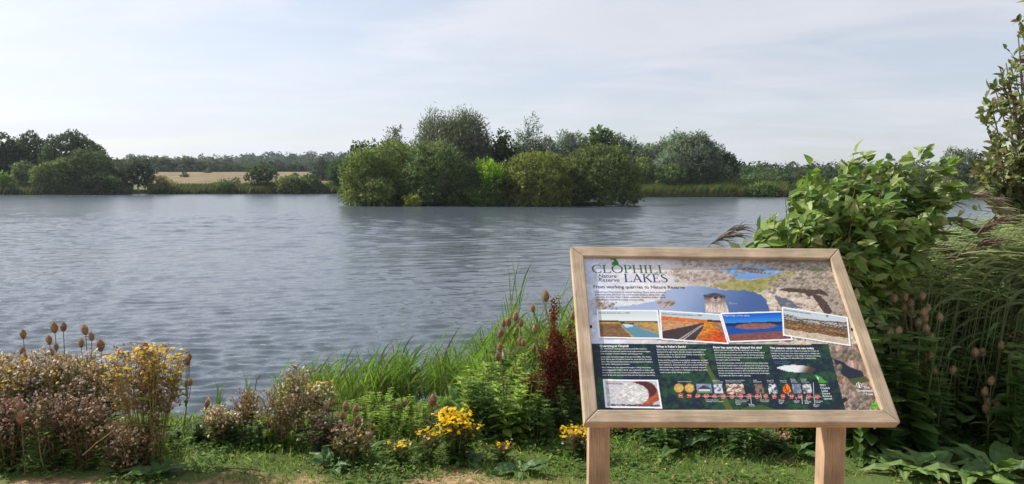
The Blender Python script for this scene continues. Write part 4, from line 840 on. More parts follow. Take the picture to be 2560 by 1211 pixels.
    tl = [('Romans leave Britain', 718, 897, 805), ('Alfred the', 937, 890, 980), ('Great crowned', 939, 899, 1002), ('Norman invasion and William', 1018, 890, 1140), ('the Conqueror crowned', 1020, 899, 1118), ('1348', 1194, 890, 1214), ('Black Death', 1195, 899, 1246), ('Henry VIII', 1281, 890, 1322), ('Crowned', 1283, 899, 1320), ('Great Fire', 1362, 891, 1404), ('of London', 1364, 900, 1405), ('Queen', 1428, 882, 1458), ('Victoria', 1430, 891, 1462), ('Crowned', 1432, 900, 1472), ('First and', 1494, 882, 1530), ('Second', 1497, 891, 1526), ('World Wars', 1500, 900, 1546),
          ('Small Anglo Saxon', 893, 1013, 974), ('buildings around Clophill', 897, 1023, 1006), ('Cainhoe Castle built', 1080, 1014, 1164), ('and the Domesday', 1082, 1023, 1152), ('Book is', 1084, 1032, 1120), ('written', 1086, 1041, 1116), ('Market', 1166, 1042, 1200), ('charter', 1168, 1051, 1204), ("Old St. Mary's", 1236, 1014, 1296), ('Church built', 1240, 1023, 1292), ('Wrest', 1354, 1016, 1390), ('House', 1356, 1026, 1388), ('built', 1358, 1035, 1380), ('Quarrying', 1450, 1017, 1486), ('begins', 1452, 1026, 1484), ('New', 1518, 1017, 1540), ('church', 1520, 1026, 1560), ('built', 1522, 1035, 1548), ('Quarrying', 1584, 1020, 1630), ('ceases', 1588, 1029, 1618), ('Extraction', 1572, 1044, 1614), ('begins', 1576, 1053, 1606)]
    for b_, u0, v0, u1 in tl: line(g, b_, u0, v0, u1, Zt, sm, .006)
    for (u, va, vb) in [(1088, 968, 984), (1240, 970, 1004), (1178, 996, 1036), (1412, 968, 984), (1462, 992, 1008), (1500, 996, 1036), (1528, 992, 1010), (1572, 900, 984), (1578, 992, 1040)]:
        (x0, y0), (x1, y1) = m_of(u, va), m_of(u + 4, vb); g.quads([[(x0 - .0007, y0, Zt), (x0 + .0007, y0, Zt), (x1 + .0007, y1, Zt), (x1 - .0007, y1, Zt)]], sm)
    letter(g, 'time_line_lettering')
    # white snapshot borders
    for qi, q in enumerate(([(204, 440), (592, 445), (613, 626), (220, 620)], [(600, 444), (986, 468), (1040, 658), (613, 630)], [(985, 462), (1372, 450), (1446, 632), (1040, 648)], [(1373, 422), (1790, 488), (1809, 671), (1382, 604)], [(247, 880), (592, 885), (620, 1064), (264, 1058)])):
        P = np.array([[float(v) for v in m_of(*c)] for c in q]); cen = P.mean(0); g = Geo(); e = []
        for i in range(4):
            d1, d2 = P[i - 1] - P[i], P[(i + 1) % 4] - P[i]; e.append(P[i] + .0048 * (d1 / np.linalg.norm(d1) + d2 / np.linalg.norm(d2)))
        zb = Zt - .0002 + .00004 * qi
        for i in range(4):
            a0, a1, b0, b1 = P[i], P[(i + 1) % 4], e[i], e[(i + 1) % 4]
            if qi == 2 and i == 1: a0, b0 = a0 + (a1 - a0) * .84, b0 + (b1 - b0) * .84      # the rest lies under the next snapshot
            g.quads([[(*a0, zb), (*a1, zb), (*b1, zb), (*b0, zb)]], (.86, .87, .90))
        g.build('photo_border', ink, sheet)
    # otter emblem on the title and at the end of the time line
    def poly(g, pts, col, z):
        P = [(*map(float, m_of(u, v)), z) for u, v in pts]; c = tuple(np.mean(P, 0))
        g.tris([[P[i], P[(i + 1) % len(P)], c] for i in range(len(P))], col)
    g = Geo()
    body = [(290, 122), (300, 112), (316, 112), (330, 126), (342, 142), (346, 158), (300, 160), (304, 144), (314, 136), (306, 122)]
    poly(g, body, lin(52, 132, 52), Zt + .0003); poly(g, [(305, 124), (316, 134), (310, 142), (302, 132)], (.7, .75, .72), Zt + .0005)
    poly(g, [(1578, 856), (1590, 850), (1606, 858), (1624, 868), (1640, 886), (1664, 898), (1640, 904), (1606, 902), (1600, 882), (1588, 868)], lin(74, 150, 52), Zt + .0003)
    poly(g, [(1592, 862), (1604, 868), (1606, 888), (1598, 878)], (.75, .78, .75), Zt + .0005); letter(g, 'otter_emblem')
    # black dome screws
    scm = flat_mat('black_screw', (.012, .012, .014), .35)
    for u, v in [(129, 106), (895, 112), (1668, 120), (168, 548), (1818, 566), (212, 1066), (1106, 1074), (1998, 1078)]:
        bm = bmesh.new(); bmesh.ops.create_uvsphere(bm, u_segments=12, v_segments=6, radius=.0058); me = bpy.data.meshes.new('screw'); bm.to_mesh(me); bm.free(); me.materials.append(scm)
        x_, y_ = map(float, m_of(u, v)); o = link('screw', me, root); o.matrix_local = base @ Matrix.Translation((x_, y_, -.0135)) @ Matrix.Diagonal((1, 1, .6, 1))
    # posts with sloped tops
    for X0 in (.2455, .9975):
        w, d, y0 = .067, .072, 2.315; x0, y0 = X0 - SIGN_O.x, y0 - SIGN_O.y
        zt = lambda y: SIGN_O.z + y * math.tan(TILT) - .037 / math.cos(TILT) - .002
        v = []
        for (a, b_) in ((0, 0), (w, 0), (w, d), (0, d)): v.append((a - w / 2, b_ - d / 2, -.45 - .5))
        for (a, b_) in ((0, 0), (w, 0), (w, d), (0, d)): v.append((a - w / 2, b_ - d / 2, zt(y0 + b_) - .5 - (x0 + a) * math.tan(ROLL) * 1.0 - (x0 + a) * math.tan(YAW) * 1.1))
        f = [(3, 2, 1, 0), (4, 5, 6, 7), (0, 1, 5, 4), (1, 2, 6, 5), (2, 3, 7, 6), (3, 0, 4, 7)]
        o = bm_obj('post', v, f, WZ, root, .003); o.location = (x0 + w / 2, y0 + d / 2, .5)
build_sign()

# ------------------------------------------------------------------ near plants: shared pieces
def orient(d, n):
    d = Vector(d).normalized(); n = Vector(n); x = d.cross(n)
    if x.length < 1e-4: x = d.orthogonal()
    x.normalize(); z = x.cross(d); return Matrix((x, d, z)).transposed().to_4x4()
def leaf_mesh(name, L, Wd, segs=6, curl=.25, fold=.18, wave=.0, col=(.08, .13, .03), rib=1.35, seed=0, shape=1.0, stalk=.08, droop_twist=0., mat='gloss'):
    """a broad leaf along +Y with a folded midrib, wavy margin and stalk"""
    r = rng_(seed); t = np.linspace(0, 1, segs + 1)
    w = Wd * .5 * (np.sin(np.pi * t ** (.72 * shape)) ** .8) ; w[0] = Wd * .02; w[-1] = Wd * .01
    g = Geo(); c = np.array(col)
    y = stalk * L + t * L * (1 - .12 * curl); z = -curl * L * t ** 2 * .9
    tw = droop_twist * t
    mid = np.c_[np.zeros(segs + 1), y, z]
    rows = []
    for s in (-1, 1):
        wv = wave * Wd * np.sin(t * 17 + s + seed) ; e = np.c_[s * w * np.cos(tw), y - .02 * L * np.abs(np.sin(t * 9)), z + w * fold * 2 + wv * (w > Wd * .1) + s * w * np.sin(tw)]
        h_ = (mid + e) / 2 + np.array([0, 0, .012 * L])
        rows.append((h_, e))
    for s, (h_, e) in zip((-1, 1), rows):
        for A, B, f in ((mid, h_, rib), (h_, e, 1.0)):
            q = np.stack([A[:-1], B[:-1], B[1:], A[1:]], 1)
            if s < 0: q = q[:, ::-1]
            cc = c[None] * (f * (.88 + .24 * r.random((segs, 1))) if f == 1.0 else (.92 + .2 * r.random((segs, 1))) * (1 + (rib - 1) * .4))
            g.quads(q, cc)
    tubes(g, [(0, 0, 0)], [(0, stalk * L * .5, 0)], [(0, stalk * L * 1.1, 0)], Wd * .018, Wd * .014, c * 1.2, 3, 1)
    return g.mesh(name, M[mat])
def put(name, me, parent, p, d, n, s=1.0):
    o = bpy.data.objects.new(name, me); COL.objects.link(o); o.parent = parent
    o.matrix_local = Matrix.Translation(Vector(p)) @ orient(d, n) @ Matrix.Diagonal((s, s, s, 1)); return o
def base_at(px, Y, dx=0.):
    x = at(px, 1000, Y)[0] + dx; return np.array([x, Y, H(x, Y) - .01])
def rel(px, py, Y, b): return at(px, py, Y) - b

# --- teasel head: egg of bracts with straw spines and upswept involucre
def teasel_head_mesh(seed, col=(.20, .115, .060)):
    r = rng_(seed); g = Geo(); nu, nv = 9, 7
    th = np.linspace(0, 2 * np.pi, nu + 1); v = np.linspace(0, 1, nv + 1)
    rad = .32 * np.sin(np.pi * np.clip(v * .94 + .05, 0, 1)) ** .75; z = v * 1.0
    X = np.stack([rad[:, None] * np.cos(th), rad[:, None] * np.sin(th), np.repeat(z[:, None], nu + 1, 1)], -1)
    q = np.stack([X[:-1, :-1], X[:-1, 1:], X[1:, 1:], X[1:, :-1]], 2).reshape(-1, 4, 3); g.quads(q, jit(r, len(q), col, .22, .08))
    n = 260; vv = r.random(n) ** .9; a = r.uniform(0, 6.28, n); rr = .32 * np.sin(np.pi * (vv * .94 + .05)) ** .75
    P = np.c_[rr * np.cos(a), rr * np.sin(a), vv]; D = np.c_[np.cos(a), np.sin(a), .35 + 1.1 * vv]
    blades(g, P, D, .17 * (.7 + .6 * r.random(n)), .022, np.c_[np.zeros(n), np.zeros(n), .3 * np.ones(n)], 1, jit(r, n, (.50, .37, .22), .2, .06), r, tipw=.15)
    a = np.linspace(0, 6.28, 8)[:-1] + .3; blades(g, np.c_[.1 * np.cos(a), .1 * np.sin(a), 0 * a], np.c_[np.cos(a), np.sin(a), .15 + 0 * a], .75 * (.6 + .6 * r.random(7)), .03, np.c_[0 * a, 0 * a, .55 + 0 * a], 5, (.20, .16, .07), r)
    return g.mesh('flower_head', M['dry'])
TH = [teasel_head_mesh(900 + i, c) for i, c in enumerate([(.24, .135, .07), (.20, .11, .06), (.27, .17, .10)])]
THD = [teasel_head_mesh(950 + i, c) for i, c in enumerate([(.22, .16, .10), (.25, .18, .11)])]
TL = [leaf_mesh('leaf', .16, .034, 6, .5, .3, .05, c, seed=i, stalk=.02) for i, c in enumerate([(.10, .14, .045), (.16, .13, .06), (.08, .12, .035)])]
def teasel(label, px, Y, heads, seed, nleaf=5, size=.058, meshes=None, group=None, stemcol=(.20, .17, .08), lh=.8):
    r = rng_(seed); b = base_at(px, Y); root = thing('teasel', label, 'teasel', b, group); g = Geo()
    pts = [rel(x, y, Y + r.uniform(-.06, .06), b) for x, y, *_ in heads]
    order = np.argsort([-p[2] for p in pts]); top = pts[order[0]]
    for k, i in enumerate(order):
        s = (heads[i][2] if len(heads[i]) > 2 else 1.0) * size; p = pts[i] - np.array([0, 0, s * .5])
        if k == 0: st = np.zeros(3)
        else:
            f = r.uniform(.3, .62); f = min(f, max(.1, p[2] / max(top[2], .05) - .15)); st = top * f * np.array([1, 1, 1.0])
        tubes(g, [st], [(st + p) / 2 + np.array([(p[0] - st[0]) * .28, r.normal() * .02, -.02])], [p], .0042 if k == 0 else .003, .0024, stemcol, 5, 6)
        up = unit(np.array([(p - st)[0] * .5 + r.normal() * .08, r.normal() * .1, 1.0]) * 1.0)
        m = (meshes or TH)[int(r.integers(len(meshes or TH)))]
        o = bpy.data.objects.new('flower_head', m); COL.objects.link(o); o.parent = root
        q = Vector((0, 0, 1)).rotation_difference(Vector(up)).to_matrix().to_4x4()
        o.matrix_local = Matrix.Translation(Vector(p)) @ q @ Matrix.Rotation(r.uniform(0, 6), 4, 'Z') @ Matrix.Diagonal((s * .98, s * .98, s * 1.05, 1))
    g.build('stem', M['dry'], root)
    for j in range(nleaf):
        f = r.uniform(.3, .95) * lh; p = top * f; a = r.uniform(0, 6.28); d = (math.cos(a), math.sin(a) * .5, .7)
        put('leaf', TL[int(r.integers(3))], root, p, d, (-d[0] * .5, -d[1] * .5, 1), r.uniform(.6, 1.1))
    return root
gT = 'teasels along the bank'
teasel('teasel with three stacked brown heads against the water by the flower bank edge', 66, 4.7, [(58, 836), (57, 880), (61, 894), (2, 900)], 1)
teasel('teasel with twin tall heads and a broad green leaf above the faded bank flowers', 146, 4.65, [(137, 820, 1.15), (158, 818), (124, 851), (130, 881), (141, 868, .8)], 2, 7)
teasel('teasel with five heads between the twin-headed teasel and the ragwort clump', 222, 4.6, [(214, 825, 1.1), (229, 842, .9), (203, 858, .95), (228, 905), (201, 907, .8)], 3, 7)
teasel('teasel with one large dark head just beside the fading ragwort clump', 256, 4.55, [(252, 864, 1.3), (243, 930, .7)], 4, 4)
teasel('teasel with clustered heads leaning out past the fading ragwort clump', 452, 4.6, [(474, 893, .8), (470, 907, .9), (466, 901, .7), (476, 955, .8), (466, 957, .7)], 5, 3)
teasel('single teasel head poking out of the top of the fading ragwort', 366, 4.5, [(366, 867, 1.0)], 6, 2)
teasel('short front teasel with one spiny head in front of the dark seed stalks', 53, 3.98, [(54, 1046, 1.15)], 7, 2)
teasel('small grey teasel heads low in front of the dark seed stalks', 106, 4.0, [(96, 1066, .7), (118, 1066, .7)], 8, 2, meshes=THD)
teasel('lone teasel with one head at the gap where bank shows water', 520, 4.6, [(518, 1008, .85), (524, 1044, .6)], 9, 4)
teasel('teasel with six pale heads beside the bright nettle bush', 868, 4.45, [(865, 1016, 1.1), (888, 1026, 1.1), (816, 1018, .9), (857, 1040, .9), (892, 1053, 1.15), (853, 1062, .9)], 10, 6)
teasel('short teasel with a single spiky head low by the nettles', 918, 4.2, [(921, 1092, 1.1)], 11, 2)
teasel('teasel with one tall thick head above the bright ragwort', 1084, 4.5, [(1081, 1003, 1.35)], 12, 4)
teasel('teasel with three pinkish heads clustered over the nettle bush', 1006, 4.7, [(995, 1017, .9), (1005, 1020, .9), (1011, 1009, .9)], 13, 3, meshes=THD)
teasel('tall teasel with five heads in front of the reeds', 1284, 5.1, [(1289, 792, 1.15), (1271, 805, 1.1), (1302, 807), (1291, 826, .9), (1259, 809, .9)], 14, 6)
teasel('teasel with four lower heads at the edge of the reeds', 1262, 5.0, [(1253, 833), (1247, 837, .8), (1249, 870), (1246, 892)], 15, 5)
teasel('tallest teasel rising through the red dock stalks', 1362, 4.9, [(1365, 741, 1.3), (1333, 771, .9), (1380, 787, .8), (1338, 823)], 16, 5)
teasel('teasel with dark heads in front of the red dock', 1318, 4.85, [(1303, 855), (1310, 858, .8), (1335, 873, .9)], 17, 4)
teasel('teasel head half hidden by the board frame', 1424, 4.9, [(1432, 788, 1.1)], 18, 3)
zz_ = [(430, 388), (357, 392), (311, 398), (382, 420), (352, 440), (384, 455), (452, 442), (437, 458), (446, 487), (508, 482), (415, 503), (326, 540), (292, 548), (450, 532), (473, 570), (302, 658), (341, 650), (472, 652), (484, 710), (562, 712), (400, 685), (665, 635), (698, 634), (776, 605), (858, 683), (820, 655), (733, 760), (704, 806), (719, 852), (762, 862), (710, 882)]
zz_ = [(2060 + a / 1.752, 520 + b_ / 1.752) for a, b_ in zz_]
grp = [([0, 1, 2, 3, 4, 5], 2268, 4.5, 'teasel with the highest pale heads in the shade below the leaning reeds'), ([6, 7, 8, 9, 10, 13, 14], 2318, 4.4, 'teasel with seven pale heads in the shaded growth below the leaning reeds'), ([11, 12, 15, 16, 20], 2238, 4.3, 'teasel with pale heads close beside the board in the shade'),
       ([17, 18, 19], 2348, 4.35, 'teasel with three small heads low in the dark growth'), ([21, 22, 23], 2462, 4.5, 'teasel with three pale heads below the dried seed bush'), ([24, 25], 2540, 4.4, 'teasel with two pale heads against the dried seed bush'), ([26, 27, 28, 29, 30], 2476, 4.3, 'teasel with five low heads in deep shade above the dock leaves')]
for i, (ids, px, Y, lab) in enumerate(grp): teasel(lab, px, Y, [(*zz_[k], .95) for k in ids], 30 + i, 4, .050, meshes=THD, stemcol=(.13, .13, .06))

# --- ragwort and other flat-topped flower stalks
YEL = (.68, .50, .012)
def flowerheads(g, r, P, rad, cols):
    n = len(P); up = unit(np.c_[r.normal(size=(n, 2)) * .45, np.ones(n)]); u = unit(np.cross(up, rdir(r, n))); v = np.cross(up, u); k = 6
    an = np.linspace(0, 2 * np.pi, k + 1)
    for i in range(k):
        a = u * math.cos(an[i]) + v * math.sin(an[i]); b_ = u * math.cos(an[i] + .85) + v * math.sin(an[i] + .85)
        g.tris(np.stack([P + up * rad * .15, P + a * rad, P + b_ * rad], 1), cols)
    g.tris(np.stack([P + up * rad * .4 + u * rad * .3, P + up * rad * .4 - u * rad * .25 + v * rad * .28, P + up * rad * .4 - u * rad * .25 - v * rad * .28], 1), np.asarray(cols) * np.array([.85, .62, .8]))
def seedtufts(g, r, P, size, cols):
    n = len(P)
    for _ in range(3):
        d = rdir(r, n); s = unit(np.cross(d, rdir(r, n))); sz = size * (.6 + .8 * r.random((n, 1)))
        g.quads(np.stack([P - d * sz * .5, P + s * sz * .32, P + d * sz * .5, P - s * sz * .32], 1), cols * (1 + .15 * r.normal(size=(n, 1))).clip(.6, 1.5))
def stalk_plant(name, label, cat, px, Y, top, hw_px, nst, seed, flower=.0, fl_col=YEL, seeds=1.0, seed_cols=((.24, .14, .08), (.32, .22, .14), (.62, .56, .50)), seed_p=(.5, .33, .17), stem_col=(.20, .16, .06), leaf_col=(.07, .11, .03), leaves=5, per=14, corymb=.055, low=.55, group=None, base_w=.3, frad=.0085, ssize=.017, top_var=.22, lean=0.):
    r = rng_(seed); b = base_at(px, Y); ht = rel(px, top, Y, b)[2]; w = hw_px / F_PX * Y
    root = thing(name, label, cat, b, group); g = Geo()
    a = r.uniform(0, 6.28, nst); q = np.sqrt(r.random(nst))
    E_ = np.c_[q * np.cos(a) * w + lean * w, q * np.sin(a) * w * .7, ht * (1 - top_var * q ** 2 - top_var * .7 * r.random(nst))]
    B_ = np.c_[E_[:, 0] * base_w, E_[:, 1] * base_w, np.zeros(nst)]
    Cn = (B_ + E_) / 2 + np.c_[(E_[:, 0] - B_[:, 0]) * -.18, (E_[:, 1] - B_[:, 1]) * -.18, np.zeros(nst)] + r.normal(size=(nst, 3)) * .012
    tubes(g, B_, Cn, E_, .0034, .0018, jit(r, nst, stem_col, .2, .08), 4, 6)
    # side branches in the upper part, ending in flower or seed heads
    K = per; idx = np.repeat(np.arange(nst), K); n = len(idx); f = 1 - (1 - low) * r.random(n) ** 1.1
    t = f[:, None]; st = B_[idx] * (1 - t) ** 2 + Cn[idx] * 2 * t * (1 - t) + E_[idx] * t ** 2
    aa = r.uniform(0, 6.28, n); out = corymb * (.35 + .65 * r.random(n)) * (1.5 - .5 * f)
    en = st + np.c_[np.cos(aa) * out, np.sin(aa) * out, corymb * (.5 + .7 * r.random(n))]; en[:, 2] = np.minimum(en[:, 2], ht * (1 + .02 * r.normal(size=n)))
    tubes(g, st, (st + en) / 2 + np.array([[0, 0, -.006]]), en, .0014, .0009, jit(r, n, np.array(stem_col) * 1.05, .2, .08), 3, 2)
    kind(g.build('stems', M['dry'], root), 'stuff')
    isf = (r.random(n) < flower * np.clip((f - .7) * 4, 0, 1)); 
    if isf.any():
        g = Geo(); P = en[isf]; P = np.concatenate([P, P + r.normal(size=P.shape) * [.014, .014, .005]]); flowerheads(g, r, P, frad * (.8 + .5 * r.random((len(P), 1))), jit(r, len(P), fl_col, .12, .04)); kind(g.build('flowers', M['petal'], root), 'stuff')
    g = Geo(); P = en[~isf]; P = np.concatenate([P] + [P + r.normal(size=P.shape) * .012 for _ in range(2)]); P = P[r.random(len(P)) < seeds]
    if len(P):
        ci = r.choice(len(seed_cols), len(P), p=seed_p); seedtufts(g, r, P, ssize, jit(r, len(P), (1, 1, 1), .15, .05) * np.array(seed_cols)[ci]); kind(g.build('seed_heads', M['petal'], root), 'stuff')
    nl = nst * leaves
    if nl:
        g = Geo(); i2 = r.integers(0, nst, nl); t = (r.random((nl, 1)) ** 1.2) * .85; P = B_[i2] * (1 - t) ** 2 + Cn[i2] * 2 * t * (1 - t) + E_[i2] * t ** 2
        d = unit(np.c_[r.normal(size=(nl, 2)), .35 * np.ones(nl)]); leafq(g, P, d, unit(np.c_[r.normal(size=(nl, 2)) * .5, np.ones(nl)]), .06 * (.5 + r.random(nl)), .017, jit(r, nl, leaf_col, .3, .1)); kind(g.build('leaves', M['leaf'], root), 'stuff')
    return root
PK = ((.36, .27, .14), (.50, .42, .27), (.76, .73, .67)); RB = ((.23, .155, .09), (.35, .26, .16), (.56, .48, .38)); TAN = ((.30, .18, .075), (.36, .25, .12), (.58, .50, .42))
stalk_plant('ragwort', 'tall fading ragwort clump with a flat top of yellow flowers', 'wildflower', 368, 4.05, 864, 112, 54, 401, flower=.72, seed_cols=TAN, per=14, stem_col=(.22, .21, .07), leaf_col=(.15, .17, .05), leaves=6, top_var=.12, corymb=.05, low=.5)
stalk_plant('ragwort', 'seeded ragwort with white tufts at the edge of the flower bank', 'wildflower', 12, 4.4, 893, 84, 34, 402, flower=.28, seed_cols=PK, leaf_col=(.12, .15, .05), leaves=7)
stalk_plant('ragwort', 'pinkish seeded ragwort with a few yellow flowers under the teasels', 'wildflower', 100, 4.45, 876, 84, 36, 403, flower=.14, seed_cols=PK, leaf_col=(.115, .15, .05), leaves=8)
stalk_plant('ragwort', 'seeded ragwort with white tufts beneath the five-headed teasel', 'wildflower', 185, 4.4, 882, 82, 36, 404, flower=.08, seed_cols=PK, leaf_col=(.115, .15, .05), leaves=8)
stalk_plant('ragwort', 'tawny seeded ragwort squeezed against the fading yellow clump', 'wildflower', 252, 4.35, 905, 62, 26, 405, flower=.08, seed_cols=PK, leaf_col=(.115, .15, .05), leaves=7)
stalk_plant('seeded_dock', 'dark reddish seed stalks in front of the white-tufted ragworts', 'wildflower', 128, 4.08, 985, 66, 30, 406, seed_cols=RB, per=12, seeds=.5, low=.45, leaf_col=(.11, .155, .045), stem_col=(.16, .10, .06), leaves=16)
stalk_plant('seeded_dock', 'dark brown seed stalks beside the base of the fading ragwort', 'wildflower', 205, 4.06, 1000, 70, 32, 407, seed_cols=RB, per=12, seeds=.5, low=.42, leaf_col=(.11, .155, .045), stem_col=(.16, .10, .06), leaves=10)
stalk_plant('seeded_dock', 'rosy brown seed stalks at the outer end of the flower bank', 'wildflower', 10, 4.05, 998, 66, 28, 408, seed_cols=((.28, .16, .12), (.40, .28, .22), (.56, .48, .42)), per=14, seeds=.7, low=.4, leaf_col=(.10, .135, .045), leaves=16)
stalk_plant('ragwort', 'low brown withered stalks spreading at the foot of the fading ragwort', 'wildflower', 318, 3.98, 1062, 90, 26, 409, seed_cols=RB, per=12, low=.2, leaf_col=(.10, .09, .04), leaves=9)
stalk_plant('willowherb', 'small withered stalks beside the lone teasel', 'wildflower', 548, 4.4, 1022, 36, 16, 410, seed_cols=PK, flower=.05, per=11, low=.35, leaves=9, leaf_col=(.07, .11, .03))
stalk_plant('willowherb', 'branching dry seed stalks where the bank meets open water', 'wildflower', 614, 4.5, 985, 36, 12, 411, flower=.08, seed_cols=TAN, per=9, low=.3, leaves=6, leaf_col=(.09, .11, .03))
stalk_plant('willowherb', 'tall tawny dead stalks with pale seed fluff by the short reeds', 'wildflower', 742, 4.55, 912, 40, 16, 412, flower=.03, seed_cols=PK, seeds=.6, per=11, low=.3, leaves=6, leaf_col=(.09, .10, .035))
stalk_plant('willowherb', 'pale pinkish withered bush between dry stalks and nettles', 'wildflower', 690, 4.4, 972, 62, 26, 413, seed_cols=((.28, .19, .10), (.40, .30, .18), (.62, .56, .48)), seeds=.55, per=10, low=.25, leaves=5, leaf_col=(.09, .09, .04))
stalk_plant('ragwort', 'thin straggly ragwort with scattered yellow heads by the short reeds', 'wildflower', 796, 4.7, 962, 56, 16, 414, flower=.35, seed_cols=PK, per=9, low=.4, leaves=6, leaf_col=(.09, .12, .035))
stalk_plant('knapweed', 'dark purplish knapweed stalks below the pale teasel heads', 'wildflower', 806, 4.25, 1030, 58, 22, 415, flower=.0, seed_cols=((.13, .08, .07), (.22, .15, .11), (.44, .38, .32)), seeds=.5, per=9, low=.25, leaves=10, leaf_col=(.05, .08, .03), stem_col=(.10, .07, .05))
stalk_plant('knapweed', 'withered dark knapweed in front of the nettle bush', 'wildflower', 880, 4.12, 1072, 56, 18, 416, flower=.06, seed_cols=RB, seeds=.5, per=8, low=.25, leaves=10, leaf_col=(.09, .13, .04))
stalk_plant('ragwort', 'bright golden ragwort in full flower by the front grass', 'wildflower', 1140, 4.15, 1022, 58, 30, 417, flower=1.0, fl_col=(.78, .56, .008), seeds=.10, per=13, low=.62, leaf_col=(.06, .11, .03), leaves=14, stem_col=(.13, .15, .05), frad=.0092, top_var=.35)
stalk_plant('ragwort', 'low golden ragwort shoot at the side of the bright full-flower ragwort', 'wildflower', 1062, 4.1, 1070, 26, 10, 418, flower=.9, fl_col=(.70, .50, .02), seeds=.4, per=5, low=.6, leaf_col=(.06, .10, .03), leaves=8)
stalk_plant('ragwort', 'tiny yellow ragwort in the grass below the nettles', 'wildflower', 1003, 4.08, 1108, 24, 7, 419, flower=.7, seeds=.4, per=5, low=.6, leaf_col=(.06, .10, .03), leaves=8)
stalk_plant('ragwort', 'tiny ragwort sprig in the grass between bright ragwort and board', 'wildflower', 1252, 4.15, 1112, 22, 6, 420, flower=.6, seeds=.4, per=4, low=.6, leaf_col=(.06, .10, .03), leaves=8)
stalk_plant('ragwort', 'yellow ragwort right beside the board post', 'wildflower', 1450, 4.2, 1075, 44, 18, 421, flower=1.0, fl_col=(.72, .52, .006), seeds=.15, per=11, low=.55, leaf_col=(.06, .10, .03), leaves=10)
stalk_plant('ragwort', 'yellow ragwort seen between the board posts under the frame', 'wildflower', 1640, 4.7, 1062, 64, 18, 422, flower=.7, seeds=.6, per=10, low=.5, leaf_col=(.06, .09, .03), leaves=10)
stalk_plant('ragwort', 'sparse orange ragwort seen under the frame near the nettles', 'wildflower', 1560, 4.6, 1066, 40, 12, 423, flower=.6, seeds=.5, per=10, low=.5, leaf_col=(.06, .09, .03), leaves=10)
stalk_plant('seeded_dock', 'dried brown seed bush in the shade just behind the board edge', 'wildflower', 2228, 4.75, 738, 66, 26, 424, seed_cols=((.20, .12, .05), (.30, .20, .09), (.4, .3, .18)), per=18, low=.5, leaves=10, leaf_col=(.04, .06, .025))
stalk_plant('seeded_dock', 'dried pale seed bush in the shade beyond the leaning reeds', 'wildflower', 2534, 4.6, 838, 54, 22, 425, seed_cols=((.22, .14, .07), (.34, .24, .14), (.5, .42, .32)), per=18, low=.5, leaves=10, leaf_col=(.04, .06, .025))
stalk_plant('dead_stalk', 'small tan dead flower stalk amid the weeds between the posts', 'wildflower', 1948, 4.35, 1086, 26, 8, 426, seed_cols=TAN, per=10, low=.4, leaves=8)
# --- red dock
RD = ((.16, .040, .022), (.22, .065, .035), (.11, .03, .022))
stalk_plant('red_dock', 'tall dark red dock spires packed with seeds beside the board', 'dock', 1378, 4.8, 738, 40, 13, 430, seed_cols=RD, seed_p=(.45, .35, .2), per=75, low=.42, corymb=.028, stem_col=(.14, .06, .035), leaves=8, leaf_col=(.11, .09, .03), ssize=.014, top_var=.35)
stalk_plant('red_dock', 'shorter dark red dock spires half behind the board frame', 'dock', 1425, 4.9, 812, 34, 9, 431, seed_cols=RD, seed_p=(.4, .35, .25), per=65, low=.4, corymb=.028, stem_col=(.14, .06, .035), leaves=10, leaf_col=(.10, .09, .03), ssize=.014, top_var=.3)
stalk_plant('red_dock', 'low brownish dock spires at the foot of the tall red dock', 'dock', 1335, 4.7, 930, 40, 8, 432, seed_cols=((.16, .07, .035), (.2, .1, .05), (.12, .05, .03)), seed_p=(.4, .35, .25), per=60, low=.35, corymb=.03, stem_col=(.14, .08, .04), leaves=12, leaf_col=(.09, .11, .03), ssize=.013)

# --- nettles and leafy weeds
def nettle_parts(seed, h, lw, col, nst=7, spread=.10, pairs=11):
    r = rng_(seed); gs, gl = Geo(), Geo()
    for i in range(nst):
        a = r.uniform(0, 6.28); q = math.sqrt(r.random()); e = np.array([q * math.cos(a) * spread, q * math.sin(a) * spread, h * r.uniform(.72, 1.0)]); b = e * [.35, .35, 0]
        m = (b + e) / 2 + r.normal(size=3) * .02; tubes(gs, [b], [m], [e], .0032, .0016, np.array(col) * .9, 4, 4)
        for k in range(pairs):
            t = .12 + .88 * (k + .5) / pairs; p = b * (1 - t) ** 2 + m * 2 * t * (1 - t) + e * t * t; ph = k * 1.57 + a; L = lw * (1.15 - .75 * t) * r.uniform(.8, 1.2); n = 4 if t > .8 else 2
            for j in range(n):
                an = ph + j * 2 * math.pi / n; d = np.array([[math.cos(an), math.sin(an), .35 - .6 * (1 - t)]])
                leafq(gl, p[None], d, np.array([[-.3 * math.cos(an), -.3 * math.sin(an), 1.0]]) + r.normal(size=(1, 3)) * .2, L, L * .5, jit(r, 1, np.array(col) * (1.0 + .35 * (t > .82)), .16, .06), .12)
    return gs.mesh('stems', M['dry']), gl.mesh('leaves', M['leaf'])
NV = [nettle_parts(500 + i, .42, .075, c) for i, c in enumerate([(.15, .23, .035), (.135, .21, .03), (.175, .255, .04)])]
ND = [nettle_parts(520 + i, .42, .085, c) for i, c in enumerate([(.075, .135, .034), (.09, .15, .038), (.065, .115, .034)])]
def near(px, marks):
    return min(marks, key=lambda m: abs(m[0] - px))[1]
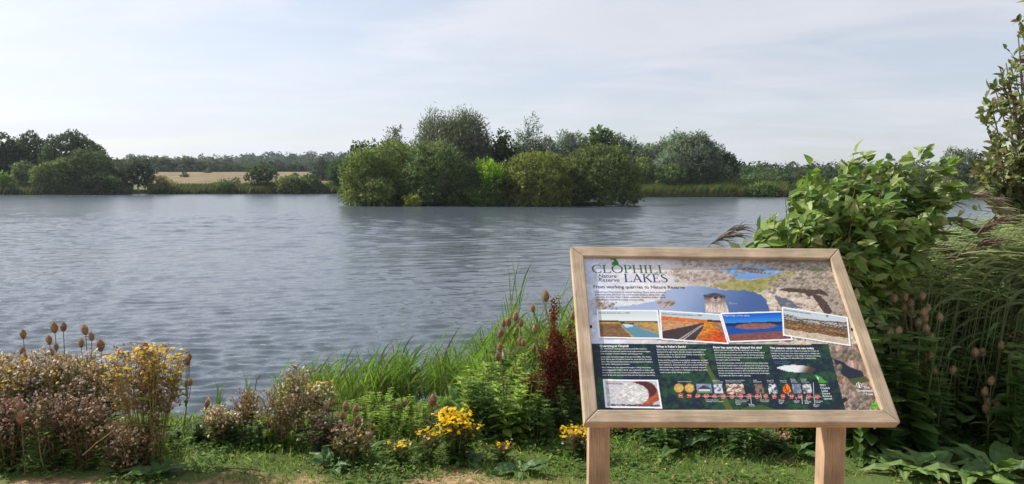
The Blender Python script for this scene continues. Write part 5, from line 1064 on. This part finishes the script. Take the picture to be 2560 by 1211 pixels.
def nettle(name, label, cat, px, Y, top, var, seed, group, wide=1.0):
    r = rng_(seed); b = base_at(px, Y); h = max(.06, rel(px, top, Y, b)[2]); s = h / .42; root = thing(name, label, cat, b, group)
    for nm, me in zip(('stems', 'leaves'), var[seed % 3]):
        o = bpy.data.objects.new(nm, me); COL.objects.link(o); o.parent = root; o.scale = (max(s, .55) * wide, max(s, .55) * wide, s); o.rotation_euler = (0, 0, r.uniform(0, 6.28)); kind(o, 'stuff')
r = rng_(60)
for i, (px, Y, top) in enumerate([(868, 4.7, 1000), (900, 4.85, 985), (935, 4.75, 974), (965, 4.9, 968), (990, 4.7, 978), (1022, 4.85, 985), (1050, 4.75, 1000), (918, 4.5, 1022), (960, 4.5, 1010), (1005, 4.5, 1018), (1045, 4.5, 1030), (880, 4.55, 1030), (1085, 4.9, 1000), (1110, 5.0, 985)]):
    nettle('nettle', f"{'tall' if top < 990 else 'low'} bright green nettle {near(px, [(850, 'against the withered stalks'), (905, 'behind the six-headed teasel'), (960, 'in the middle of the bushy patch'), (1005, 'under the pinkish teasel heads'), (1050, 'beside the thick-headed teasel'), (1110, 'next to the tall leafy dock')])}", 'nettle', px, Y, top, NV, i, 'nettles in the bushy patch')
for i in range(34):
    px = r.uniform(1180, 1500); Y = r.uniform(4.45, 5.6)
    nettle('leafy_weed', f"{'dark' if i % 3 else 'bright'} leafy weed {near(px, [(1190, 'beside the golden ragwort'), (1250, 'under the tall teasels'), (1320, 'at the foot of the low brownish dock'), (1375, 'at the foot of the tall red dock'), (1430, 'by the board side frame'), (1490, 'just behind the board post')])}", 'weed', px, Y, r.uniform(930, 1050) - (Y - 4.4) * 60, ND if i % 3 else NV, i, 'weeds under the reeds', 1.2)
for i in range(60):
    px = r.uniform(1520, 2120); Y = r.uniform(4.25, 5.2)
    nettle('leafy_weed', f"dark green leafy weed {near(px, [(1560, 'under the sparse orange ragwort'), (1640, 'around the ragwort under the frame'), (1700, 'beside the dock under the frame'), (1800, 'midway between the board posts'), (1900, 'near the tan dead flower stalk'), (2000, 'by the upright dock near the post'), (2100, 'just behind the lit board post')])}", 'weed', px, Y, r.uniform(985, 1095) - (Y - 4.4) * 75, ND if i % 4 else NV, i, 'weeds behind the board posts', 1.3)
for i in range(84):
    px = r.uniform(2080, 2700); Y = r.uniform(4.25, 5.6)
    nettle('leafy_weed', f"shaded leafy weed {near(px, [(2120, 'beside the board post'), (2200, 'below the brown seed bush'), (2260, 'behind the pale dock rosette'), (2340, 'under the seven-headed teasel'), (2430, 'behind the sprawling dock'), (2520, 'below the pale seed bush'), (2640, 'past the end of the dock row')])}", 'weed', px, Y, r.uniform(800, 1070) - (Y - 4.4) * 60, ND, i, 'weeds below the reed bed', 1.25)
for i in range(26):
    px = r.uniform(-120, 640); Y = r.uniform(4.3, 4.9)
    nettle('leafy_weed', f"small leafy weed {near(px, [(0, 'below the rosy brown seed stalks'), (120, 'below the dark reddish seed stalks'), (210, 'below the dark brown seed stalks'), (370, 'around the fading ragwort'), (480, 'past the leaning teasel cluster'), (560, 'beside the lone teasel'), (620, 'under the branching dry stalks')])}", 'weed', px, Y, r.uniform(1040, 1110) - (Y - 4.4) * 40, NV if i % 2 else ND, i, 'weeds under the flower bank', 1.1)
for i in range(16):
    px = r.uniform(640, 860); Y = r.uniform(4.3, 4.8)
    nettle('leafy_weed', f"small leafy weed {near(px, [(690, 'under the pale pinkish withered bush'), (742, 'under the tall tawny stalks'), (806, 'under the purplish knapweed'), (850, 'before the nettles')])}", 'weed', px, Y, r.uniform(1050, 1105) - (Y - 4.4) * 40, NV if i % 2 else ND, i, 'weeds among the withered stalks', 1.1)

# --- broad docks, every leaf a part
DK = [leaf_mesh('leaf', .25, .085, 8, cu, .16, .10, c, 1.5, i, 1.0, .12) for i, (c, cu) in enumerate([((.12, .20, .055), .35), ((.14, .215, .06), .5), ((.095, .17, .045), .25), ((.16, .22, .075), .6)])]
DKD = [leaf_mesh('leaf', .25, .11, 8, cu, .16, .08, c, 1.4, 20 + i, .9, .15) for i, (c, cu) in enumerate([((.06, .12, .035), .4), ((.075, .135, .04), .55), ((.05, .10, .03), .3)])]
def dock(label, px, Y, nl, s, seed, var, rise=.8, toward=None):
    r = rng_(seed); b = base_at(px, Y); root = thing('dock_plant', label, 'dock', b)
    for i in range(nl):
        a = i * 2.4 + r.uniform(-.4, .4); up = rise * r.uniform(.3, 1.3); d = np.array([math.cos(a), math.sin(a) * .8, up])
        put('leaf', var[int(r.integers(len(var)))], root, np.array([math.cos(a), math.sin(a), 0]) * .01 + [0, 0, .012], d, (-d[0] * up, -d[1] * up - .3, 1.0), s * r.uniform(.7, 1.15))
dock('pale broad dock rosette at the edge of the lit grass under the reed bed', 2262, 3.98, 9, .85, 1, DK, .7)
dock('broad dock with tall upright leaf beside the pale dock rosette', 2335, 3.95, 10, .9, 2, DK, .9)
dock('sprawling broad dock in the shade line past the pale rosettes', 2425, 3.9, 11, 1.0, 3, DK, .7)
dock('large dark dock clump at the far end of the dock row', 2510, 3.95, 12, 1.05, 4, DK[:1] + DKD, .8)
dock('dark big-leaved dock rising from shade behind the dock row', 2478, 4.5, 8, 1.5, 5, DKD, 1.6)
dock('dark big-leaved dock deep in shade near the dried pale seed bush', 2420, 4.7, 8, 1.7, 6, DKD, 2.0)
dock('dull green dock rosette at the foot of the fading ragwort', 390, 3.9, 9, .62, 7, DKD, .9)
dock('small dock rosette in the grass between golden ragwort and board', 1296, 3.98, 10, .55, 8, DKD[:2] + DK[2:3], .6)
dock('low dock with limp leaves below the knapweed', 826, 4.05, 7, .55, 9, DKD, .7)
dock('dark dock leaves at the base of the golden ragwort', 1172, 4.12, 12, .42, 10, DKD, .5)
dock('broad leaves of a dock seen under the board frame', 1690, 4.3, 8, .7, 11, DKD, .9)
dock('dock with upright leaves in the weeds near the board post', 1985, 4.25, 8, .6, 12, DKD, 1.1)
dock('tall leafy dock stem among the bright reeds', 1150, 5.0, 10, .85, 13, DK[:3], 1.4)

# ------------------------------------------------------------------ reeds at the near shore
def reed_clump_parts(seed, h, nst, spread, col, wind=.16, lw=.018):
    r = rng_(seed); gs, gl = Geo(), Geo()
    a = r.uniform(0, 6.28, nst); q = np.sqrt(r.random(nst)); B = np.c_[q * np.cos(a) * spread, q * np.sin(a) * spread, np.zeros(nst) - .1]; hh = h * r.uniform(.45, .98, nst)
    E_ = B + np.c_[wind * .45 * hh + r.normal(size=nst) * .05, r.normal(size=nst) * .05, hh]; C_ = (B + E_) / 2 + np.c_[-.10 * hh * wind, np.zeros(nst), .03 * hh]
    tubes(gs, B, C_, E_, .0032, .0016, jit(r, nst, (.15, .15, .055), .2, .08), 4, 4)
    k = 6; i2 = np.repeat(np.arange(nst), k); n = len(i2); t = (.38 + .62 * np.tile((np.arange(k) + .5) / k, nst))[:, None]; P = B[i2] * (1 - t) ** 2 + C_[i2] * 2 * t * (1 - t) + E_[i2] * t ** 2
    s = np.where(np.arange(n) % 2, 1, -1) * r.uniform(.3, 1, n); D = np.c_[s * .5 + wind * .9, r.normal(size=n) * .35, 1.25 * np.ones(n)]
    blades(gl, P, D, .36 * (.5 + .9 * r.random(n)) * min(1.1, h / .9), lw * (.6 + .9 * r.random(n)), np.c_[.30 * wind * 2 + s * .25, np.zeros(n), -.12 - .25 * r.random(n)], 5, jit(r, n, col, .2, .07), r, side=np.c_[r.normal(size=n) * .5, np.ones(n), .3 * np.ones(n)])
    return gs.mesh('stems', M['dry']), gl.mesh('blades', M['leaf'])
RC = [reed_clump_parts(600 + i, 1.0, 8, .17, c) for i, c in enumerate([(.11, .19, .035), (.095, .175, .03), (.13, .20, .04), (.09, .155, .035)])]
def reed_clump(label, px, Y, top, seed, group, s2=1.0, rz=0):
    b = base_at(px, Y); b[2] = max(b[2], -1.25) if b[2] < -1 else b[2]; h = rel(px, top, Y, b)[2]; root = thing('reed_clump', label, 'reeds', b, group)
    for nm, me in zip(('stems', 'blades'), RC[seed % 4]):
        o = bpy.data.objects.new(nm, me); COL.objects.link(o); o.parent = root; o.scale = (s2, s2, h); o.rotation_euler = (0, 0, rz); kind(o, 'stuff')
r = rng_(61)
for i in range(22):
    px = 690 + (i + r.random()) * 10.8; gap = .75 if 760 < px < 790 else 1; Y = r.uniform(7.4, 8.6)
    reed_clump(f"short green reed clump in the shallows {near(px, [(700, 'beyond the pale pinkish withered bush'), (745, 'behind the tall tawny stalks'), (800, 'behind the straggly ragwort'), (860, 'beyond the six-headed teasel'), (910, 'beyond the start of the nettles')])}", px, Y, (892 if 820 < px < 890 else 908) + r.uniform(-26, 22), i, 'short reeds in the shallows', r.uniform(.55, .85), r.normal() * .25)
for i in range(38):
    px = r.uniform(905, 1230); Y = np.interp(px, [900, 1220], [8.2, 9.2]) + r.uniform(-.5, .5)
    reed_clump(f"bright green reed clump {near(px, [(930, 'beyond the middle of the nettles'), (1000, 'beyond the pinkish teasel heads'), (1080, 'beyond the thick-headed teasel'), (1140, 'beyond the golden ragwort'), (1200, 'in the gap before the tall teasels')])}", px, Y, np.interp(px, [900, 1080, 1215], [890, 850, 828]) + r.uniform(-25, 50), i, 'reeds behind the nettles', r.uniform(.6, .95), r.normal() * .25)
for i in range(84):
    px = r.uniform(1170, 1470); Y = r.uniform(5.8, 9.4)
    reed_clump(f"tall green reed clump {near(px, [(1200, 'at the thin end of the tall stand'), (1255, 'behind the four-headed teasel'), (1290, 'behind the tall five-headed teasel'), (1335, 'between tall teasel and red dock'), (1380, 'behind the tall red dock'), (1440, 'against the board frame')])}", px, Y, np.interp(px, [1180, 1300, 1470], [835, 765, 725]) + r.uniform(-15, 120) , i, 'tall reeds behind the red dock', r.uniform(.7, 1.1), r.normal() * .3)
reed_clump('reed with three long blades standing above all the reeds by the teasels', 1268, 7.2, 672, 1, None, .55, .1)
reed_clump('slim reed blades rising beside the tall red dock', 1410, 6.0, 722, 2, None, .6, .2)
for i in range(26):
    px = r.uniform(1470, 2050); Y = r.uniform(6.4, 9.0)
    reed_clump(f"green reed clump hidden behind the board {near(px, [(1500, 'near its frame edge'), (1650, 'behind its title'), (1800, 'behind the otter picture'), (1950, 'behind the bird picture')])}", px, Y, r.uniform(640, 760), i, 'reeds hidden behind the board', r.uniform(.8, 1.1), r.normal() * .3)
for px, Y, top, lb_ in [(540, 8.1, 925, 'few thin reed shoots in open water near the lone teasel'), (612, 8.0, 905, 'tallest thin reed shoots in open water above the dry seed stalks'), (628, 7.9, 950, 'short thin reed shoots by the pale leaning twig')]:
    reed_clump(lb_, px, Y, top, 3, 'lone reed shoots', .28)

# --- leaning reed bed
def reed_bed():
    r = rng_(62); g = Geo(); gs = Geo(); n = 1900
    px = r.uniform(2040, 2860, n); Y = 5.0 + 4.6 * r.random(n) ** 1.2
    x = at(0, 1000, 1)[0] * 0 + (px - 1280) / F_PX * Y * 1.02; z = height(x, Y)
    top = np.interp(px, [2040, 2120, 2300, 2420, 2560, 2860], [640, 600, 545, 525, 500, 440]) + 55 * r.random(n) - 6
    zt = EYE + Y * np.tan(-PITCH + np.arctan((605.5 - top) / F_PX)); h = np.clip(zt - z, .7, 2.6) * r.uniform(.72, 1.0, n)
    lean = r.uniform(.25, .6, n)
    B = np.c_[x - .25 * h, Y, z]; E_ = np.c_[x + lean * h * .35, Y + r.normal(size=n) * .12, z + h]; C_ = (B + E_) / 2 + np.c_[-.16 * h, 0 * h, .12 * h]
    tubes(gs, B, C_, E_, .004, .002, jit(r, n, (.16, .16, .06), .2, .08), 3, 4)
    k = 8; i2 = np.repeat(np.arange(n), k); m = len(i2); t = (.18 + .82 * np.tile((np.arange(k) + .5) / k, n))[:, None]
    P = B[i2] * (1 - t) ** 2 + C_[i2] * 2 * t * (1 - t) + E_[i2] * t ** 2
    D = np.c_[.9 + .4 * r.random(m), r.normal(size=m) * .35 - .1, .05 + .6 * r.random(m)]
    blades(g, P, D, .48 * (.6 + .7 * r.random(m)), .021 * (.6 + .8 * r.random(m)), np.c_[.2 + 0 * t[:, 0], 0 * t[:, 0], -.2 - .4 * r.random(m)], 4, jit(r, m, (.19, .245, .11), .25, .08), r, side=np.c_[r.normal(size=m) * .4, np.ones(m) * .5, np.ones(m)])
    # long arching near blades in front of the bed
    m = 460; px = r.uniform(2060, 2640, m); Y = r.uniform(4.5, 5.4, m); x = (px - 1280) / F_PX * Y; z = height(x, Y)
    h0 = r.uniform(.3, 1.05, m); P = np.c_[x, Y, z + h0]
    D = np.c_[.3 + .6 * r.random(m), r.normal(size=m) * .3, .9 * np.ones(m)]
    blades(g, P, D, r.uniform(.35, .7, m), .022 * (.7 + .6 * r.random(m)), np.c_[.35 + 0 * h0, 0 * h0, -.7 - .5 * r.random(m)], 7, jit(r, m, (.13, .18, .075), .22, .08), r, side=np.c_[r.normal(size=m) * .4, np.ones(m), .4 * np.ones(m)])
    tubes(gs, np.c_[x - .1, Y, z], np.c_[x - .05, Y, z + h0 * .6], P, .0035, .003, jit(r, m, (.08, .12, .04), .2, .08), 3, 2)
    kind(gs.build('reed_bed_stems', M['dry']), 'stuff', 'stems of the wind bent reed bed beyond the board')
    kind(g.build('reed_bed', M['leaf']), 'stuff', 'dense reed bed bent over by the wind beyond the board')
reed_bed()
def flowering_reed(label, px, Y, top, tipx, seed, col=(.17, .11, .085), group=None, L=.30, n=46, droop=.55):
    r = rng_(seed); e = at(px, top, Y); x0 = e[0] - .45; z0 = H(x0, Y); b = np.array([x0, Y, z0]); root = thing('flowering_reed', label, 'reed', b, group); e = e - b
    g = Geo(); tubes(g, [(0, 0, 0)], [(e[0] * .25, 0, e[2] * .75)], [e], .004, .002, (.16, .15, .06), 5, 7); g.build('stem', M['dry'], root)
    g = Geo(); ax = unit(np.array([1.0, 0, tipx])); f = r.random(n) ** .8; P = e[None] + ax[None] * (f * L * .75)[:, None] + np.c_[0 * f, 0 * f, -droop * L * .5 * f ** 2]
    D = ax[None] + r.normal(size=(n, 3)) * .16; blades(g, P, D, L * (.35 + .45 * r.random(n)), .009, np.c_[.1 + 0 * f, 0 * f, -droop * .7 - .3 * r.random(n)], 5, jit(r, n, col, .22, .07), r); 
    kind(g.build('plume', M['dry'], root), 'stuff')
    me = leaf_long
    for j in range(3): put('blade', me, root, e * (.5 + .13 * j), (1, r.normal() * .3, .5), (-.3, 0, 1), r.uniform(.7, 1.1))
lg = Geo(); blades(lg, [(0, 0, 0)], [(0, 1, 0)], .5, .02, [(0, 0, -.45)], 7, (.09, .15, .04), rng_(1), side=[(0, 0, 1)]); leaf_long = lg.mesh('blade', M['leaf'])
for i, (px, Y, top, tz, c, lab) in enumerate([
        (1775, 5.6, 612, .75, 0, 'grey brown reed plume blown up beside the broad-leaved shrub'), (1790, 5.9, 600, .9, 0, 'thin reed plume beside the shrub pointing at the water'),
        (2302, 5.6, 520, .5, 1, 'purple reed plume arching at the edge of the shrub'), (2340, 5.4, 548, .1, 1, 'dark drooping reed plume in front of the leaning bed'), (2372, 5.3, 556, -.1, 1, 'heavy dark purple plume hanging over the leaning reeds'), (2322, 5.7, 590, .3, 1, 'brownish plume low in the leaning bed beside the shrub'),
        (2385, 6.2, 500, .55, 2, 'pale plume arching highest across the far water'), (2430, 6.4, 500, .2, 2, 'pale straw plume lying flat across the far water'), (2460, 6.0, 520, .1, 2, 'straw plume under the willow branches'),
        (2410, 5.0, 640, .9, 1, 'brown plume slanting up across the leaning reeds'), (2440, 4.9, 590, 1.0, 1, 'long brown plume slanting above the dried seed bush'), (2350, 5.0, 650, .4, 1, 'mauve plume in the middle of the leaning bed'), (2290, 5.2, 620, .2, 1, 'brown plume close behind the board corner'), (2500, 5.6, 560, .2, 2, 'tan plume beneath the willow'), (2230, 5.4, 585, .35, 1, 'brown plume poking from under the shrub')]):
    flowering_reed(lab, px, Y, top, tz, 700 + i, [(.20, .17, .13), (.15, .095, .075), (.30, .24, .16)][c])

# ------------------------------------------------------------------ broad-leaved shrub blown by the wind
def leafy_shrub(name, label, cat, px, Y, tips, nparts, nstuff, leaf_meshes, stuff_cols, lsize, seed, wind, barkc, rad=.012, base=None, sub=3, dense=1.0, part_bias=1.0):
    """tips: (px, py, depth) ends of branches; the leaves sit along branches and twigs"""
    r = rng_(seed); b = base_at(px, Y) if base is None else np.array(base); root = thing(name, label, cat, b); g = Geo(); pos = []; dirs = []
    for (tx, tyy, dY) in tips:
        e = at(tx, tyy, Y + dY) - b; st = np.array([r.normal() * .05, r.normal() * .05, 0.])
        m = (st + e) / 2 + np.array([-abs(e[0]) * .22 - .04, r.normal() * .05, .14 * abs(e[2])])
        tubes(g, [st], [m], [e], rad, rad * .22, barkc, 5, 7)
        t0 = np.sort(r.uniform(.28, 1.0, 5 * sub))
        for t in t0:
            p = st * (1 - t) ** 2 + m * 2 * t * (1 - t) + e * t * t; tg = unit((m - st) * (1 - t) + (e - m) * t)
            L = r.uniform(.12, .40) * (1.25 - t * .7) * lsize / .09; dd = unit(tg * .6 + r.normal(size=3) * [.5, .5, .45] + np.array(wind)); q = p + dd * L
            tubes(g, [p], [(p + q) / 2 + np.array([0, 0, .02])], [q], rad * .22, rad * .1, np.array(barkc) * 1.3, 3, 3)
            for _ in range(int(7 * dense)):
                f = r.uniform(.1, 1.05); pos.append(p + (q - p) * f + r.normal(size=3) * .012); dirs.append(unit(dd * .5 + r.normal(size=3) * .55 + np.array(wind) * .9 + np.array([0, 0, -.1])))
    kind(g.build('branches', M['bark'], root), 'stuff')
    pos, dirs = np.array(pos), np.array(dirs); n = len(pos)
    # the leaves that show largest are single parts: those nearest the viewer's side
    score = pos[:, 1] - .35 * pos[:, 2] + r.normal(size=n) * .12 * part_bias; o_ = np.argsort(score); A, B_ = o_[:nparts], o_[nparts:nparts + nstuff]
    for i in A:
        nn = np.array([-.55, -.45, .75]) + r.normal(size=3) * .45
        put('leaf', leaf_meshes[int(r.integers(len(leaf_meshes)))], root, pos[i], dirs[i], nn, r.uniform(.5, 1.05))
    g = Geo(); P, D = pos[B_], dirs[B_]; m_ = len(P); cc = np.array(stuff_cols)[r.integers(0, len(stuff_cols), m_)]
    leafq(g, P, D, np.array([[-.5, -.35, .8]]) + r.normal(size=(m_, 3)) * .5, lsize * (.7 + .5 * r.random(m_)), lsize * .58 * (.7 + .5 * r.random(m_)), cc * (1 + .18 * r.normal(size=(m_, 1))).clip(.5, 1.6), .12)
    kind(g.build('foliage', M['gloss'], root), 'stuff'); return root
ALC = [(.15, .245, .05), (.115, .205, .036), (.25, .33, .11), (.19, .28, .07), (.085, .16, .032), (.32, .38, .17)]
AL = [leaf_mesh('leaf', .098, .062, 5, cu, fo, .03, c, 1.35, i, .95, .18, tw) for i, (c, cu, fo, tw) in enumerate(zip(ALC, (.5, .9, .4, 1.0, .6, .35), (.2, .5, .3, .6, .25, .4), (.5, -.9, .4, 1.2, -.6, .9)))]
tips = [(1850, 606, -.2), (1880, 590, 0), (1905, 560, .1), (1930, 520, 0), (1955, 470, -.1), (1985, 440, .1), (2010, 470, -.3), (2035, 415, 0), (2060, 500, -.3), (2085, 430, .2), (2110, 395, 0), (2130, 450, -.3), (2160, 385, .1), (2190, 372, 0), (2200, 430, -.3), (2225, 400, .1), (2250, 382, 0), (2290, 372, 0), (2328, 380, .05),
        (2240, 470, -.2), (2275, 440, 0), (2320, 425, 0), (2362, 432, .05), (2300, 480, .1), (2335, 460, .1), (2180, 520, -.35), (2120, 540, -.4), (2050, 560, -.4), (1990, 560, -.35), (1950, 585, -.3), (2230, 540, -.3), (2270, 560, -.2), (2150, 600, -.4), (2080, 620, -.4), (2200, 620, -.35), (2255, 600, -.2), (2010, 610, -.3), (1920, 610, -.25), (2310, 510, 0), (2345, 490, .1), (2290, 530, -.1), (2150, 470, .2), (2080, 480, .2), (2020, 520, .2), (1970, 540, .1), (2210, 480, .2), (2260, 500, .2), (2100, 580, 0), (2180, 570, 0), (2240, 575, .1), (1900, 590, -.1), (1945, 560, -.2), (2000, 500, -.2)]
tips = [(a + 8, b_ + (42 if b_ < 450 else 22), c) for a, b_, c in tips]
leafy_shrub('alder_shrub', 'broad-leaved green shrub thrashing in the wind behind the board', 'shrub', 2050, 4.75, tips, 300, 9000, AL, [np.array(c) * .9 for c in ALC], .086, 801, (.75, 0, .12), (.13, .12, .06), rad=.009, dense=1.3, sub=4)
WLC = [(.11, .15, .04), (.15, .185, .055), (.085, .12, .032), (.19, .19, .065), (.14, .11, .05), (.21, .25, .11)]
WL = [leaf_mesh('leaf', .085, .034, 5, cu, .25, .03, c, 1.3, 40 + i, .95, .12, .4) for i, (c, cu) in enumerate(zip(WLC, (.3, .6, .4, .5, .7, .3)))]
wt = [(2440, 400, 0), (2455, 420, -.2), (2470, 385, .1), (2470, 330, 0), (2480, 270, 0), (2490, 230, .1), (2500, 170, 0), (2515, 158, 0), (2540, 200, .1), (2550, 165, 0), (2545, 85, 0), (2560, 40, .1), (2570, 5, 0), (2555, 60, .2), (2530, 250, -.2), (2520, 300, -.2), (2510, 350, -.3), (2490, 360, -.2), (2540, 330, -.2), (2560, 280, -.2), (2560, 380, -.3), (2500, 420, -.3), (2470, 440, -.2), (2530, 420, -.3), (2560, 440, -.3), (2490, 460, -.2), (2520, 470, -.2), (2600, 250, 0), (2620, 120, 0), (2640, 330, -.2), (2660, 20, 0), (2700, 220, 0), (2690, 420, -.2), (2590, 470, -.3), (2610, -60, 0), (2680, -120, .1), (2740, 60, 0), (2780, 300, 0)]
wb = np.array([6.05, 7.7, H(6.05, 7.7)])
leafy_shrub('goat_willow', 'tawny green goat willow leaning in over the end of the reed bed', 'tree', 2690, 7.7, wt, 300, 3600, WL, WLC, .095, 802, (-.05, 0, .2), (.12, .10, .07), rad=.022, base=wb, sub=3, dense=1.0)

# ------------------------------------------------------------------ turf, creeping plants and litter
def ground_cover():
    r = rng_(63)
    def scatter(n, x0, x1, y0, y1): x = r.uniform(x0, x1, n); y = y0 + (y1 - y0) * r.random(n); return x, y, height(x, y)
    g = Geo(); x, y, z = scatter(70000, -4.2, 4.8, 2.9, 5.8)
    bare = fbm(x * 1.7 + 9, y * 3.0, 91, 3) + np.interp(y, [2.6, 3.4, 3.8, 4.0, 4.15], [.30, .26, .15, .0, -.15]); k = r.random(len(x)) > sstep(.44, .60, bare) * .97
    x, y, z = x[k], y[k], z[k]; n = len(x); h = (.018 + .05 * r.random(n) ** 2) * np.interp(y, [3, 4, 4.6, 5.5], [.7, 1, 1.7, 3.0])
    D = np.c_[r.normal(size=(n, 2)) * .45 + [[.12, 0]], np.ones(n)]; dryk = r.random(n) < .06
    c = jit(r, n, (.135, .225, .045), .25, .08); c[dryk] = jit(r, dryk.sum(), (.33, .27, .13), .2, .06)
    blades(g, np.c_[x, y, z - .003], D, h, .0044 + .0036 * r.random(n), np.c_[r.normal(size=(n, 2)) * .25, -.15 * np.ones(n)], 2, c, r)
    kind(g.build('grass', M['leaf']), 'stuff', 'short trodden grass on the bank')
    g = Geo(); x, y, z = scatter(36000, -4.2, 4.8, 3.3, 5.4)
    p = fbm(x * 1.5, y * 2.2, 95, 3) + np.interp(y, [3.3, 3.75, 4.0, 4.3], [-.12, -.03, .06, .10]); k = r.random(len(x)) < sstep(.46, .60, p); x, y, z = x[k], y[k], z[k]; n = len(x)
    P = np.c_[x, y, z + .008 + .045 * r.random(n) ** 1.5]; a = r.uniform(0, 6.28, n); d = np.c_[np.cos(a), np.sin(a), .25 * r.normal(size=n)]
    base = np.array([(.09, .17, .035), (.12, .20, .05), (.07, .14, .04), (.14, .20, .045)])[r.integers(0, 4, n)]
    leafq(g, P, d, np.c_[r.normal(size=(n, 2)) * .4, np.ones(n)], .030 * (.5 + .8 * r.random(n)), .021 * (.5 + .8 * r.random(n)), base * (1 + .2 * r.normal(size=(n, 1))).clip(.5, 1.7), .1)
    kind(g.build('creeping_plants', M['leaf']), 'stuff', 'low creeping leafy plants matted over the bank')
    # taller rough growth down the bank to the water
    g = Geo(); x, y, z = scatter(18000, -5.5, 6.5, 4.5, 8.6); ys = np.interp(x, _SX, _SY); k = (y < ys + .1) & ((y < 5.9) | (r.random(len(x)) < .35)); x, y, z = x[k], y[k], z[k]; n = len(x)
    h = r.uniform(.04, .15, n)
    c = jit(r, n, (.085, .14, .032), .25, .08); k = r.random(n) < .18; c[k] = jit(r, k.sum(), (.26, .19, .09), .25, .08)
    blades(g, np.c_[x, y, z], np.c_[r.normal(size=(n, 2)) * .35 + [[.15, 0]], np.ones(n)], h, .006 + .006 * r.random(n), np.c_[.2 + r.normal(size=n) * .2, r.normal(size=n) * .2, -.3 * np.ones(n)], 3, c, r)
    kind(g.build('rough_grass', M['leaf']), 'stuff', 'rough grass growing down the bank to the water')
    g = Geo(); x, y, z = scatter(1500, -4, 4.5, 2.8, 4.5); n = len(x); a = r.uniform(0, 6.28, n)
    leafq(g, np.c_[x, y, z + .01], np.c_[np.cos(a), np.sin(a), .1 * r.normal(size=n)], np.c_[r.normal(size=(n, 2)) * .4, np.ones(n)], .024 * (.5 + r.random(n)), .013, jit(r, n, (.28, .17, .08), .3, .1), .2)
    kind(g.build('leaf_litter', M['dry']), 'stuff', 'brown dead leaves and bits scattered on the trodden grass')
ground_cover()
def twig(label, pts, rad, col, seed):
    P = [np.array(p) for p in pts]; b = P[0]; g = Geo()
    for a, c in zip(P[:-1], P[1:]): tubes(g, [a - b], [(a + c) / 2 - b + rng_(seed).normal(size=3) * .006], [c - b], rad, rad * .75, col, 6, 4)
    tag(g.build('fallen_twig', M['bark'], None, b), label, 'twig')
def gp(px, Y, up=.01): p = base_at(px, Y); p[2] += up + .01; return p
twig('dead brown twig lying at the foot of the withered stalks', [gp(550, 4.0), gp(600, 3.98, .02), gp(645, 3.92, .03)], .006, (.12, .08, .05), 1)
twig('pale dead twig leaning out of the water beside the lone reed shoots', [np.array([*at(618, 1000, 7.6)[:2], -1.05]), at(640, 900, 7.6) * [1, 1, 0] + [0, 0, at(640, 950, 7.6)[2]], at(650, 938, 7.6)], .006, (.16, .13, .10), 2)
twig('straw coloured bent stalk sticking out sideways from the seed stalks', [gp(200, 3.98, .1), at(240, 1108, 3.95), at(285, 1075, 3.93)], .003, (.36, .29, .12), 3)

# ------------------------------------------------------------------ air
def haze():
    bm = bmesh.new(); bmesh.ops.create_cube(bm, size=1.0); me = bpy.data.meshes.new('haze'); bm.to_mesh(me); bm.free()
    o = link('haze', me); o.scale = (19000, 19000, 70); o.location = (0, 0, 70 / 2 - 4)
    m, t = new_mat('haze_air'); v = t.nodes.new('ShaderNodeVolumePrincipled'); v.inputs['Color'].default_value = (.80, .88, 1.0, 1); v.inputs['Density'].default_value = .00013; v.inputs['Anisotropy'].default_value = .2
    oo = t.nodes.new('ShaderNodeOutputMaterial'); t.links.new(v.outputs[0], oo.inputs['Volume']); me.materials.append(m); kind(o, 'stuff', 'thin pale summer haze over the lake and woods')
haze()
